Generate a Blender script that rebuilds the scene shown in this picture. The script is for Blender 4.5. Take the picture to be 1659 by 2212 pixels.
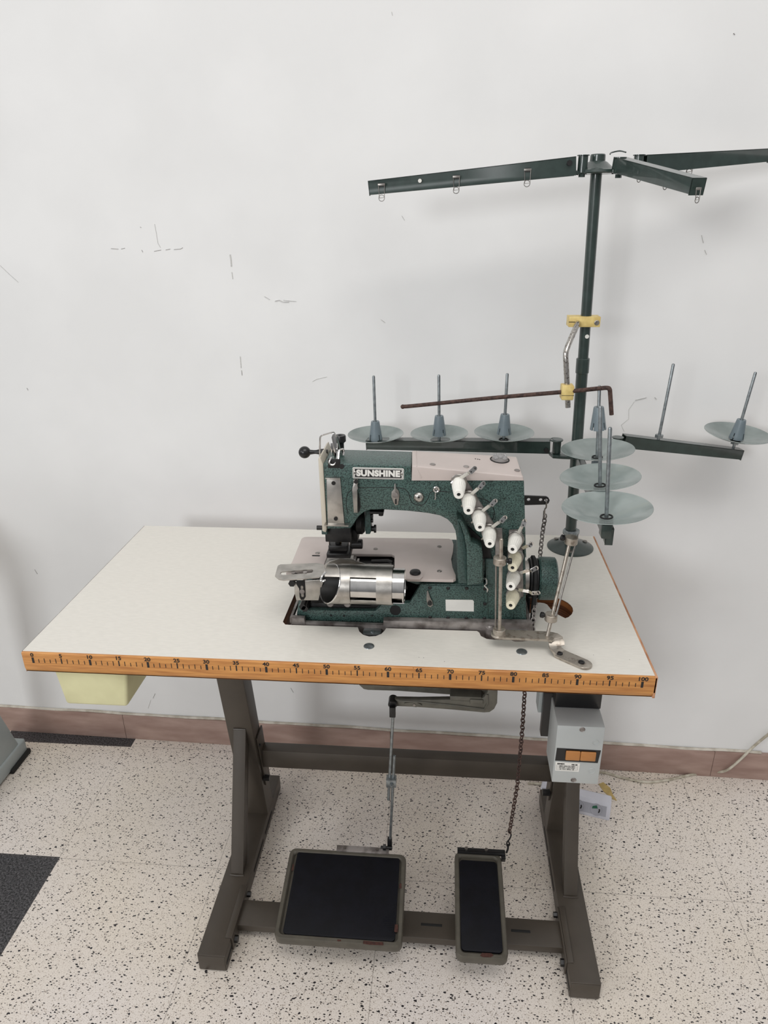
import bpy, bmesh, math, random
from mathutils import Vector, Matrix, geometry
random.seed(7)
for o in list(bpy.data.objects): bpy.data.objects.remove(o, do_unlink=True)
scene = bpy.context.scene
COL = scene.collection
PI = math.pi

# ------------------------------------------------------------------ camera
CAM_F, CAM_POS, YAW, PITCH, ROLL = 1525.72, Vector((0.6821, -0.9462, 1.4342)), -0.0896, 0.3983, -0.0135
def cam_axes():
    sy, cy, sp, cp = math.sin(YAW), math.cos(YAW), math.sin(PITCH), math.cos(PITCH)
    f = Vector((sy*cp, cy*cp, -sp)); r0 = Vector((cy, -sy, 0)); u0 = r0.cross(f)
    r = math.cos(ROLL)*r0 + math.sin(ROLL)*u0
    u = -math.sin(ROLL)*r0 + math.cos(ROLL)*u0
    return r, u, f
RR, UU, FF = cam_axes()
cd = bpy.data.cameras.new('camera'); cam = bpy.data.objects.new('camera', cd); COL.objects.link(cam)
cd.sensor_fit = 'VERTICAL'; cd.sensor_height = 36.0; cd.lens = 36.0*CAM_F/2212.0
cd.clip_start = 0.02
M = Matrix((RR, UU, -FF)).transposed().to_4x4(); M.translation = CAM_POS
cam.matrix_world = M
scene.camera = cam

def at(u, v, **k):
    """world point seen at photo pixel (u,v) lying on a real plane x=, y= or z="""
    ax, val = next(iter(k.items())); i = 'xyz'.index(ax)
    d = FF + RR*((u-829.5)/CAM_F) - UU*((v-1106)/CAM_F)
    return CAM_POS + d*((val-CAM_POS[i])/d[i])

# ------------------------------------------------------------------ world, lights, exposure
w = bpy.data.worlds.new('world'); scene.world = w; w.use_nodes = True
nt = w.node_tree; bg = nt.nodes['Background']
tc = nt.nodes.new('ShaderNodeTexCoord'); sep = nt.nodes.new('ShaderNodeSeparateXYZ')
cr = nt.nodes.new('ShaderNodeValToRGB')
nt.links.new(tc.outputs['Generated'], sep.inputs[0])
mp = nt.nodes.new('ShaderNodeMapRange'); mp.inputs['From Min'].default_value = -1; mp.inputs['From Max'].default_value = 1
nt.links.new(sep.outputs['Z'], mp.inputs['Value']); nt.links.new(mp.outputs[0], cr.inputs[0])
nt.links.new(cr.outputs[0], bg.inputs[0])
e = cr.color_ramp.elements
e[0].position = 0.40; e[0].color = (0.26, 0.26, 0.265, 1)
e[1].position = 1.0; e[1].color = (1.0, 1.0, 1.0, 1)
e2 = cr.color_ramp.elements.new(0.62); e2.color = (0.60, 0.60, 0.615, 1)
bg.inputs[1].default_value = 0.70

def area(name, loc, target, sx, sy, power, color=(1, 1, 1)):
    ld = bpy.data.lights.new(name, 'AREA'); ld.shape = 'RECTANGLE'; ld.size = sx; ld.size_y = sy
    ld.energy = power; ld.color = color
    o = bpy.data.objects.new(name, ld); COL.objects.link(o); o.location = loc
    o.rotation_euler = (Vector(target)-Vector(loc)).to_track_quat('-Z', 'Y').to_euler()
    return o
area('window_light_left', (-1.3, -4.0, 2.05), (0.6, 0.5, 0.9), 1.1, 0.9, 60, (0.97, 0.985, 1.0))
area('window_light_side', (-2.8, -1.5, 2.2), (0.5, 0.25, 0.6), 1.3, 1.1, 22, (0.99, 0.99, 1.0))
area('ceiling_light_front', (0.9, -0.9, 3.0), (0.7, 0.1, 0.5), 1.8, 0.9, 22, (1.0, 0.975, 0.95))
scene.view_settings.view_transform = 'Standard'
scene.view_settings.look = 'None'
scene.view_settings.exposure = 0.0
scene.view_settings.gamma = 1.0
scene.view_settings.use_curve_mapping = False

# ------------------------------------------------------------------ materials
def srgb(*c):
    return tuple(((x/255)/12.92 if x/255 <= 0.04045 else ((x/255+0.055)/1.055)**2.4) for x in c)+(1,)
def mat(name, col, rough=0.5, metal=0.0, var=0.0, scale=40, bump=0.0, bscale=300, stretch=None, coat=0.0, col2=None, lo=0.4, hi=0.6, detail=4, trans=0.0, spec=None, warp=None):
    m = bpy.data.materials.new(name); m.use_nodes = True; n = m.node_tree.nodes; L = m.node_tree.links
    b = n['Principled BSDF']; b.inputs['Roughness'].default_value = rough; b.inputs['Metallic'].default_value = metal
    b.inputs['Coat Weight'].default_value = coat; b.inputs['Transmission Weight'].default_value = trans
    if spec is not None: b.inputs['Specular IOR Level'].default_value = spec
    base = srgb(*col)
    t = n.new('ShaderNodeTexCoord'); mpg = n.new('ShaderNodeMapping'); L.new(t.outputs['Object'], mpg.inputs[0])
    if stretch: mpg.inputs['Scale'].default_value = stretch
    nz = n.new('ShaderNodeTexNoise'); nz.inputs['Scale'].default_value = scale; nz.inputs['Detail'].default_value = detail
    L.new(mpg.outputs[0], nz.inputs['Vector'])
    r = n.new('ShaderNodeValToRGB'); L.new(nz.outputs['Fac'], r.inputs[0])
    c2 = srgb(*col2) if col2 else tuple(x*(1-var) for x in base[:3])+(1,)
    c1 = base if col2 else tuple(min(1, x*(1+var*0.5)) for x in base[:3])+(1,)
    r.color_ramp.elements[0].position = lo; r.color_ramp.elements[0].color = c2
    r.color_ramp.elements[1].position = hi; r.color_ramp.elements[1].color = c1
    L.new(r.outputs[0], b.inputs['Base Color'])
    if bump:
        nb = n.new('ShaderNodeTexNoise'); nb.inputs['Scale'].default_value = bscale; nb.inputs['Detail'].default_value = 3
        L.new(mpg.outputs[0], nb.inputs['Vector'])
        bp = n.new('ShaderNodeBump'); bp.inputs['Strength'].default_value = bump; bp.inputs['Distance'].default_value = 0.001
        L.new(nb.outputs['Fac'], bp.inputs['Height']); L.new(bp.outputs[0], b.inputs['Normal'])
    return m
MT = dict(
 wall=mat('wall_paint', (229, 229, 228), 0.85, var=0.035, scale=3, bump=0.12, bscale=90),
 skirting=mat('skirting_tile', (168, 143, 132), 0.35, col2=(146, 120, 110), scale=9, stretch=(1, 1, 4), lo=0.35, hi=0.65, detail=8),
 laminate=mat('table_laminate', (221, 217, 208), 0.22, var=0.03, scale=60, stretch=(1, 6, 1)),
 wood=mat('edge_wood', (206, 146, 80), 0.42, col2=(168, 108, 54), scale=16, stretch=(1, 9, 14), lo=0.30, hi=0.62, detail=8, bump=0.15, bscale=60),
 woodside=mat('side_wood', (196, 146, 110), 0.6, col2=(160, 110, 78), scale=30, stretch=(6, 1, 14)),
 ply=mat('plywood_core', (150, 94, 50), 0.55, col2=(104, 58, 26), scale=3, stretch=(1, 1, 90), lo=0.42, hi=0.58, detail=2),
 frame=mat('bronze_grey_paint', (68, 61, 53), 0.42, var=0.10, scale=12, bump=0.12, bscale=500),
 green=mat('green_hammertone', (71, 96, 90), 0.34, col2=(27, 42, 40), scale=520, lo=0.38, hi=0.56, detail=2, bump=0.35, bscale=520, coat=0.15),
 greenplain=mat('green_machine_paint', (60, 82, 78), 0.4, col2=(38, 54, 51), scale=320, lo=0.3, hi=0.55, bump=0.2),
 dkgreen=mat('dark_green_enamel', (44, 58, 54), 0.32, var=0.15, scale=60, coat=0.5),
 beige=mat('pinkish_beige_enamel', (190, 178, 172), 0.38, var=0.04, scale=14, coat=0.15),
 cream=mat('cream_enamel', (196, 188, 172), 0.4, var=0.05, scale=20),
 chrome=mat('polished_chrome', (215, 213, 210), 0.10, 1.0, var=0.08, scale=60),
 satin=mat('satin_aluminium', (182, 178, 172), 0.34, 1.0, var=0.16, scale=50, bump=0.08, bscale=400),
 steel=mat('dull_steel', (158, 154, 149), 0.38, 1.0, var=0.2, scale=90),
 zinc=mat('zinc_rod', (150, 156, 158), 0.35, 0.85, var=0.2, scale=120),
 iron=mat('cast_iron_bare', (150, 144, 140), 0.45, 0.35, col2=(96, 89, 85), scale=45, lo=0.35, hi=0.6, detail=6),
 nickel=mat('worn_nickel', (178, 170, 159), 0.40, 0.75, col2=(140, 129, 117), scale=110, lo=0.32, hi=0.5),
 pitted=mat('pitted_chrome', (190, 186, 180), 0.25, 1.0, col2=(104, 92, 84), scale=300, lo=0.34, hi=0.46),
 rust=mat('rusty_rod', (92, 70, 62), 0.7, 0.3, col2=(54, 40, 37), scale=160, lo=0.35, hi=0.65, bump=0.5, bscale=400),
 rustpatch=mat('rust_patch', (66, 36, 28), 0.85, 0.0, var=0.35, scale=200),
 black=mat('black_steel', (32, 31, 31), 0.38, 0.2, var=0.3, scale=80),
 dark=mat('dark_mechanism_and_shade', (24, 22, 21), 0.45, 0.3, col2=(12, 11, 11), scale=60),
 blackpl=mat('black_plastic', (22, 22, 23), 0.3, var=0.1, scale=40),
 rubber=mat('navy_black_rubber', (8, 9, 17), 0.6, spec=0.25, var=0.3, scale=30, bump=0.15, bscale=700),
 mattop=mat('black_rubber', (20, 20, 20), 0.7, var=0.2),
 knob=mat('white_knob_plastic', (236, 234, 226), 0.4, var=0.03, scale=60),
 knobold=mat('yellowed_knob_plastic', (222, 216, 192), 0.45, var=0.06, scale=60),
 cone=mat('blue_grey_plastic', (112, 124, 130), 0.38, var=0.06, scale=40),
 dish=mat('grey_green_dish_enamel', (142, 151, 148), 0.22, col2=(116, 126, 123), scale=14, lo=0.35, hi=0.6, detail=3, coat=0.3),
 yellow=mat('cream_yellow_plastic', (226, 202, 132), 0.45, col2=(206, 180, 112), scale=60),
 drawer=mat('pale_yellow_plastic', (214, 211, 168), 0.45, col2=(196, 192, 150), scale=10, lo=0.3, hi=0.55, detail=8),
 box=mat('switch_box_grey', (178, 182, 181), 0.5, 0.1, var=0.05, scale=14),
 orange=mat('amber_button', (172, 116, 62), 0.4, var=0.08, scale=30),
 tray=mat('pedal_tray_paint', (84, 80, 71), 0.45, 0.1, var=0.12, scale=40, bump=0.1, bscale=400),
 motor=mat('olive_grey_casting', (98, 96, 87), 0.45, 0.1, var=0.15, scale=50, bump=0.15, bscale=500),
 label=mat('white_label', (222, 220, 214), 0.6, var=0.03),
 ink=mat('black_print', (28, 26, 26), 0.6, var=0.1),
 strip=mat('white_strip_plastic', (206, 206, 214), 0.45, var=0.05, scale=20),
 socket=mat('socket_face_grey', (168, 168, 176), 0.5, var=0.04),
 sgreen=mat('green_shutter', (20, 92, 62), 0.4, var=0.1),
 red=mat('red_switch', (200, 34, 44), 0.4, var=0.1),
 cable=mat('translucent_cable', (196, 190, 174), 0.4, col2=(160, 152, 134), scale=60, lo=0.4, hi=0.6),
 tape=mat('old_tape', (190, 166, 108), 0.7, var=0.12, scale=60),
 greymach=mat('pale_grey_machine_paint', (158, 166, 166), 0.4, var=0.05, scale=12),
 scuff=mat('wall_scuff', (196, 195, 192), 0.9, var=0.12, scale=300),
 scuffdk=mat('wall_mark_dark', (150, 146, 142), 0.9, var=0.3, scale=300),
 caulk=mat('caulk_line', (176, 168, 154), 0.8, col2=(206, 200, 188), scale=30),
 glassy=mat('clear_plastic', (235, 235, 235), 0.08, 0.0, var=0.02, trans=0.85),
 brown=mat('brown_insert', (92, 58, 34), 0.6, var=0.2),
 gold=mat('brass', (190, 160, 90), 0.3, 1.0),
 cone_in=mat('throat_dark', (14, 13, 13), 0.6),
)
def terrazzo():
    m = bpy.data.materials.new('terrazzo'); m.use_nodes = True; n = m.node_tree.nodes; L = m.node_tree.links
    b = n['Principled BSDF']; b.inputs['Roughness'].default_value = 0.38
    tc = n.new('ShaderNodeTexCoord'); P = tc.outputs['Object']
    def math_(op, a, bb=None, c=None):
        q = n.new('ShaderNodeMath'); q.operation = op
        for i, x in enumerate((a, bb, c)):
            if x is None: continue
            if hasattr(x, 'links'): L.new(x, q.inputs[i])
            else: q.inputs[i].default_value = x
        return q.outputs[0]
    def mix(fac, a, c):
        q = n.new('ShaderNodeMix'); q.data_type = 'RGBA'
        if hasattr(fac, 'links'): L.new(fac, q.inputs[0])
        else: q.inputs[0].default_value = fac
        for x, i in ((a, 6), (c, 7)):
            if hasattr(x, 'links'): L.new(x, q.inputs[i])
            else: q.inputs[i].default_value = x
        return q.outputs[2]
    # warp the coordinates so that chips become irregular
    nz = n.new('ShaderNodeTexNoise'); nz.inputs['Scale'].default_value = 240; L.new(P, nz.inputs['Vector'])
    wv = n.new('ShaderNodeVectorMath'); wv.operation = 'SCALE'; wv.inputs[3].default_value = 0.0045; L.new(nz.outputs['Color'], wv.inputs[0])
    ad = n.new('ShaderNodeVectorMath'); ad.operation = 'ADD'; L.new(P, ad.inputs[0]); L.new(wv.outputs[0], ad.inputs[1])
    def chips(scale, rad, keep, seed, rot, sy):
        mpg = n.new('ShaderNodeMapping'); mpg.inputs['Rotation'].default_value = (0, 0, rot); mpg.inputs['Location'].default_value = (seed, seed*2.3, 0); mpg.inputs['Scale'].default_value = (1, sy, 1)
        L.new(ad.outputs[0], mpg.inputs[0])
        v = n.new('ShaderNodeTexVoronoi'); v.voronoi_dimensions = '2D'; v.inputs['Scale'].default_value = scale; v.inputs['Randomness'].default_value = 1
        L.new(mpg.outputs[0], v.inputs['Vector'])
        sc = n.new('ShaderNodeSeparateColor'); L.new(v.outputs['Color'], sc.inputs[0])
        rr = math_('MULTIPLY_ADD', sc.outputs[1], rad*0.8, rad*0.35)
        a = math_('LESS_THAN', v.outputs['Distance'], rr)
        k = math_('LESS_THAN', sc.outputs[0], keep)
        return math_('MULTIPLY', a, k)
    base = n.new('ShaderNodeTexNoise'); base.inputs['Scale'].default_value = 2.2; base.inputs['Detail'].default_value = 5; L.new(P, base.inputs['Vector'])
    cr = n.new('ShaderNodeValToRGB'); L.new(base.outputs['Fac'], cr.inputs[0])
    cr.color_ramp.elements[0].position = .35; cr.color_ramp.elements[0].color = srgb(226, 216, 202)
    cr.color_ramp.elements[1].position = .65; cr.color_ramp.elements[1].color = srgb(227, 219, 212)
    c = cr.outputs[0]
    f = n.new('ShaderNodeTexNoise'); f.inputs['Scale'].default_value = 420; f.inputs['Detail'].default_value = 3; L.new(P, f.inputs['Vector'])
    fr = n.new('ShaderNodeValToRGB'); L.new(f.outputs['Fac'], fr.inputs[0])
    fr.color_ramp.elements[0].position = .33; fr.color_ramp.elements[0].color = (.70, .67, .65, 1)
    fr.color_ramp.elements[1].position = .52; fr.color_ramp.elements[1].color = (1, 1, 1, 1)
    mm = n.new('ShaderNodeMix'); mm.data_type = 'RGBA'; mm.blend_type = 'MULTIPLY'; mm.inputs[0].default_value = 0.8
    L.new(c, mm.inputs[6]); L.new(fr.outputs[0], mm.inputs[7]); c = mm.outputs[2]
    c = mix(chips(230, 0.30, 0.30, 3.1, 0.5, 1.3), c, srgb(178, 166, 154))
    c = mix(chips(190, 0.24, 0.16, 7.7, 1.9, 1.4), c, srgb(120, 110, 100))
    c = mix(chips(140, 0.29, 0.19, 1.3, 0.2, 1.8), c, srgb(50, 46, 46))
    c = mix(chips(92, 0.25, 0.13, 5.9, 1.1, 2.0), c, srgb(40, 38, 40))
    c = mix(chips(62, 0.19, 0.10, 9.4, 2.4, 1.6), c, srgb(36, 34, 38))
    # black tiles
    blk = n.new('ShaderNodeTexNoise'); blk.inputs['Scale'].default_value = 260; blk.inputs['Detail'].default_value = 4; L.new(P, blk.inputs['Vector'])
    br = n.new('ShaderNodeValToRGB'); L.new(blk.outputs['Fac'], br.inputs[0])
    br.color_ramp.elements[0].position = .40; br.color_ramp.elements[0].color = srgb(26, 26, 28)
    br.color_ramp.elements[1].position = .72; br.color_ramp.elements[1].color = srgb(104, 102, 104)
    s = n.new('ShaderNodeSeparateXYZ'); L.new(P, s.inputs[0]); X, Y = s.outputs[0], s.outputs[1]
    t1 = math_('MULTIPLY', math_('LESS_THAN', X, -0.229), math_('MULTIPLY', math_('GREATER_THAN', X, -0.625), math_('MULTIPLY', math_('LESS_THAN', Y, 0.243), math_('GREATER_THAN', Y, -0.15))))
    t2 = math_('MULTIPLY', math_('LESS_THAN', X, -0.217), math_('MULTIPLY', math_('GREATER_THAN', X, -0.612), math_('GREATER_THAN', Y, 0.631)))
    c = mix(math_('MAXIMUM', t1, t2), c, br.outputs[0])
    # joints between the tiles
    def joint(C, off):
        q = math_('MODULO', math_('ADD', C, 39.5 - off), 0.395)
        return math_('LESS_THAN', math_('ABSOLUTE', math_('SUBTRACT', q, 0.1975)), 0.0008)
    j = math_('MAXIMUM', joint(X, 0.165-0.1975), joint(Y, 0.2395-0.1975))
    c = mix(math_('MULTIPLY', j, 0.45), c, srgb(92, 84, 80))
    L.new(c, b.inputs['Base Color'])
    return m
MT['terrazzo'] = terrazzo()

# ------------------------------------------------------------------ mesh helpers
class MB:
    def __init__(s): s.bm = bmesh.new()
    def _merge(s, b2, mtx=None):
        me = bpy.data.meshes.new('t'); 
        if mtx is not None: b2.transform(mtx)
        bmesh.ops.recalc_face_normals(b2, faces=b2.faces)
        b2.to_mesh(me); b2.free(); s.bm.from_mesh(me); bpy.data.meshes.remove(me)
    def hull8(s, pts, bev=0.0, seg=2):
        """box from 8 corners: bottom four (ccw) then top four"""
        b = bmesh.new(); v = [b.verts.new(p) for p in pts]
        for f in ((0, 1, 2, 3), (4, 5, 6, 7), (0, 1, 5, 4), (1, 2, 6, 5), (2, 3, 7, 6), (3, 0, 4, 7)): b.faces.new([v[i] for i in f])
        bmesh.ops.recalc_face_normals(b, faces=b.faces)
        if bev: bmesh.ops.bevel(b, geom=b.edges[:], offset=bev, segments=seg, profile=0.5, affect='EDGES')
        s._merge(b); return s
    def box(s, x0, y0, z0, x1, y1, z1, bev=0.0, seg=2, mtx=None):
        b = bmesh.new(); v = [b.verts.new(p) for p in ((x0, y0, z0), (x1, y0, z0), (x1, y1, z0), (x0, y1, z0), (x0, y0, z1), (x1, y0, z1), (x1, y1, z1), (x0, y1, z1))]
        for f in ((0, 1, 2, 3), (4, 5, 6, 7), (0, 1, 5, 4), (1, 2, 6, 5), (2, 3, 7, 6), (3, 0, 4, 7)): b.faces.new([v[i] for i in f])
        bmesh.ops.recalc_face_normals(b, faces=b.faces)
        if bev: bmesh.ops.bevel(b, geom=b.edges[:], offset=bev, segments=seg, profile=0.5, affect='EDGES')
        s._merge(b, mtx); return s
    def prism(s, pts, vec, bev=0.0, holes=(), seg=2):
        """planar polygon (3D points) swept by vec, optional holes"""
        b = bmesh.new(); vec = Vector(vec)
        loops = [[Vector(p) for p in pts]] + [[Vector(p) for p in h] for h in holes]
        if not holes:
            v = [b.verts.new(p) for p in loops[0]]; f = b.faces.new(v)
            r = bmesh.ops.extrude_face_region(b, geom=[f])
            bmesh.ops.translate(b, verts=[g for g in r['geom'] if isinstance(g, bmesh.types.BMVert)], vec=vec)
            bmesh.ops.recalc_face_normals(b, faces=b.faces)
            if bev:
                caps = [e for e in b.edges if any(len(q.verts) == len(v) and len(v) > 4 or abs(q.normal.dot(vec.normalized())) > 0.95 for q in e.link_faces)]
                bmesh.ops.bevel(b, geom=caps, offset=bev, segments=seg, profile=0.5, affect='EDGES')
        else:
            edges = []; rings = []
            for lp in loops:
                v = [b.verts.new(p) for p in lp]; rings.append(v)
                for i in range(len(v)): edges.append(b.edges.new((v[i], v[(i+1) % len(v)])))
            bmesh.ops.triangle_fill(b, use_beauty=True, use_dissolve=False, edges=edges)
            top = list(b.faces)
            r = bmesh.ops.extrude_face_region(b, geom=top)
            bmesh.ops.translate(b, verts=[g for g in r['geom'] if isinstance(g, bmesh.types.BMVert)], vec=vec)
        s._merge(b); return s
    def cyl(s, p0, p1, r0, r1=None, n=20, bev=0.0):
        p0, p1 = Vector(p0), Vector(p1); r1 = r0 if r1 is None else r1
        h = (p1-p0).length; prof = [(r0, 0), (r1, h)]
        if bev: prof = [(r0-bev, 0), (r0, bev), (r1, h-bev), (r1-bev, h)]
        return s.lathe(prof, p0, p1-p0, n)
    def lathe(s, prof, origin, axis, n=24, caps=True, flute=None):
        b = bmesh.new(); q = Vector((0, 0, 1)).rotation_difference(Vector(axis).normalized())
        mt = Matrix.Translation(Vector(origin)) @ q.to_matrix().to_4x4()
        rings = []
        for r, h in prof:
            if r < 1e-6: rings.append([b.verts.new((0, 0, h))]); continue
            ring = []
            for i in range(n):
                a = 2*PI*i/n; rr = r
                if flute and flute[0] <= h <= flute[1] and i % 2: rr = r*flute[2]
                ring.append(b.verts.new((rr*math.cos(a), rr*math.sin(a), h)))
            rings.append(ring)
        for a, c in zip(rings, rings[1:]):
            if len(a) == 1 and len(c) == 1: continue
            for i in range(n):
                j = (i+1) % n
                if len(a) == 1: b.faces.new((a[0], c[i], c[j]))
                elif len(c) == 1: b.faces.new((a[i], a[j], c[0]))
                else: b.faces.new((a[i], a[j], c[j], c[i]))
        if caps:
            for ring in (rings[0], rings[-1]):
                if len(ring) > 2: b.faces.new(ring)
        s._merge(b, mt); return s
    def tube(s, pts, r, n=10, closed=False, flat=None):
        """round (or elliptic, flat=(rw, rh)) section swept along points"""
        pts = [Vector(p) for p in pts]; b = bmesh.new(); N = len(pts); rings = []
        up = Vector((0.013, 0.021, 1)).normalized()
        for i, p in enumerate(pts):
            if closed: t = (pts[(i+1) % N]-pts[i-1]).normalized()
            else: t = (pts[min(i+1, N-1)]-pts[max(i-1, 0)]).normalized()
            if abs(t.dot(up)) > 0.97: up2 = Vector((0, 1, 0))
            else: up2 = up
            if i and abs(t.dot(side0)) < 0.9: side = (side0 - t*t.dot(side0)).normalized()
            else: side = t.cross(up2).normalized()
            side0 = side
            v2 = side.cross(t)
            rr = r[i] if isinstance(r, (list, tuple)) else r
            ra, rb = (rr, rr) if not flat else flat
            rings.append([b.verts.new(p+side*math.cos(2*PI*k/n)*ra+v2*math.sin(2*PI*k/n)*rb) for k in range(n)])
        pairs = list(zip(rings, rings[1:])) + ([(rings[-1], rings[0])] if closed else [])
        for a, c in pairs:
            for k in range(n):
                j = (k+1) % n; b.faces.new((a[k], a[j], c[j], c[k]))
        if not closed: b.faces.new(rings[0]); b.faces.new(rings[-1])
        s._merge(b); return s
    def sphere(s, c, r, sc=(1, 1, 1), n=20):
        b = bmesh.new(); bmesh.ops.create_uvsphere(b, u_segments=n, v_segments=max(8, n//2), radius=r)
        s._merge(b, Matrix.Translation(Vector(c)) @ Matrix.Diagonal((*sc, 1))); return s
    def torus(s, c, axis, R, r, n=24, m=8, sx=1.0):
        q = Vector((0, 0, 1)).rotation_difference(Vector(axis).normalized()).to_matrix()
        return s.tube([Vector(c)+q @ Vector((R*sx*math.cos(2*PI*i/n), R*math.sin(2*PI*i/n), 0)) for i in range(n)], r, m, closed=True)
    def text(s, body, size, mtx, ext=0.0002, bold=0.0, align='CENTER', sx=1.0, space=1.0):
        cu = bpy.data.curves.new('t', 'FONT'); cu.body = body; cu.size = size; cu.extrude = ext; cu.offset = bold
        cu.align_x = align; cu.align_y = 'CENTER'; cu.space_character = space
        o = bpy.data.objects.new('t', cu); COL.objects.link(o)
        dg = bpy.context.evaluated_depsgraph_get(); me = bpy.data.meshes.new_from_object(o.evaluated_get(dg))
        b = bmesh.new(); b.from_mesh(me); bpy.data.objects.remove(o); bpy.data.curves.remove(cu); bpy.data.meshes.remove(me)
        b.transform(Matrix.Diagonal((sx, 1, 1, 1)))
        s._merge(b, mtx); return s
    def build(s, name, m, parent=None, sharp=32, **tags):
        bm = s.bm
        bmesh.ops.remove_doubles(bm, verts=bm.verts, dist=1e-6)
        for f in bm.faces: f.smooth = True
        for e_ in bm.edges:
            if len(e_.link_faces) == 2:
                if e_.calc_face_angle(0) > math.radians(sharp): e_.smooth = False
        root = parent
        off = Vector((0, 0, 0))
        if parent is not None: off = WORLD[parent.name]
        bmesh.ops.translate(bm, verts=bm.verts, vec=-off)
        me = bpy.data.meshes.new(name); bm.to_mesh(me); bm.free()
        me.materials.append(MT[m] if isinstance(m, str) else m)
        o = bpy.data.objects.new(name, me); COL.objects.link(o)
        WORLD[o.name] = off.copy()
        if parent is not None: o.parent = parent
        for k, v in tags.items(): o[k] = v
        return o
WORLD = {}
def thing(name, label, cat, loc, group=None):
    o = bpy.data.objects.new(name, None); COL.objects.link(o); o.location = loc; o.empty_display_size = 0.05
    o['label'] = label; o['category'] = cat
    if group: o['group'] = group
    WORLD[o.name] = Vector(loc); return o
def solo(o, label, cat, group=None):
    o['label'] = label; o['category'] = cat
    if group: o['group'] = group
    return o
def arc(cx, cy, r, a0, a1, n=8):
    return [(cx+r*math.cos(math.radians(a0+(a1-a0)*i/n)), cy+r*math.sin(math.radians(a0+(a1-a0)*i/n))) for i in range(n+1)]
def rrect(x0, y0, x1, y1, r, n=5):
    return arc(x1-r, y1-r, r, 0, 90, n)+arc(x0+r, y1-r, r, 90, 180, n)+arc(x0+r, y0+r, r, 180, 270, n)+arc(x1-r, y0+r, r, 270, 360, n)
def smooth(pts, n=6):
    """Catmull-Rom through 3D points"""
    P = [Vector(p) for p in pts]; P = [2*P[0]-P[1]]+P+[2*P[-1]-P[-2]]; out = []
    for i in range(1, len(P)-2):
        a, b_, c, d = P[i-1:i+3]
        for k in range(n):
            t = k/n; out.append(0.5*((2*b_)+(c-a)*t+(2*a-5*b_+4*c-d)*t*t+(3*b_-a-3*c+d)*t*t*t))
    out.append(P[-2]); return out

# ================================================================== SETTING
fl = MB().box(-3.0, -2.5, -0.05, 4.0, 0.75, 0.0).build('floor', 'terrazzo'); fl['kind'] = 'structure'
def wy(x): return 0.672 - 0.022*x      # the wall is not quite parallel to the table
wl = MB().prism([(-3, wy(-3), 0), (4, wy(4), 0), (4, wy(4)+.1, 0), (-3, wy(-3)+.1, 0)], (0, 0, 3.0)).build('wall_back', 'wall'); wl['kind'] = 'structure'
bb = MB()
bx = [-3, -2.2, -1.4, -0.78, -0.245, 0.155, 0.548, 0.99, 1.43, 1.588]
for a, c in zip(bx, bx[1:]):
    bb.prism([(a+.0006, wy(a)-.011, 0), (c-.0006, wy(c)-.011, 0), (c-.0006, wy(c), 0), (a+.0006, wy(a), 0)], (0, 0, 0.085), bev=0.001)
o = bb.build('baseboard_back', 'skirting'); o['kind'] = 'structure'
ck = MB().tube([(x, wy(x)-.004+0.0012*math.sin(x*31), 0.0865+0.0011*math.sin(x*17+1)) for x in [-3+0.05*i for i in range(92)]], 0.0042, 6)
o = ck.build('trim_1', 'caulk'); o['kind'] = 'structure'
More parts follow.
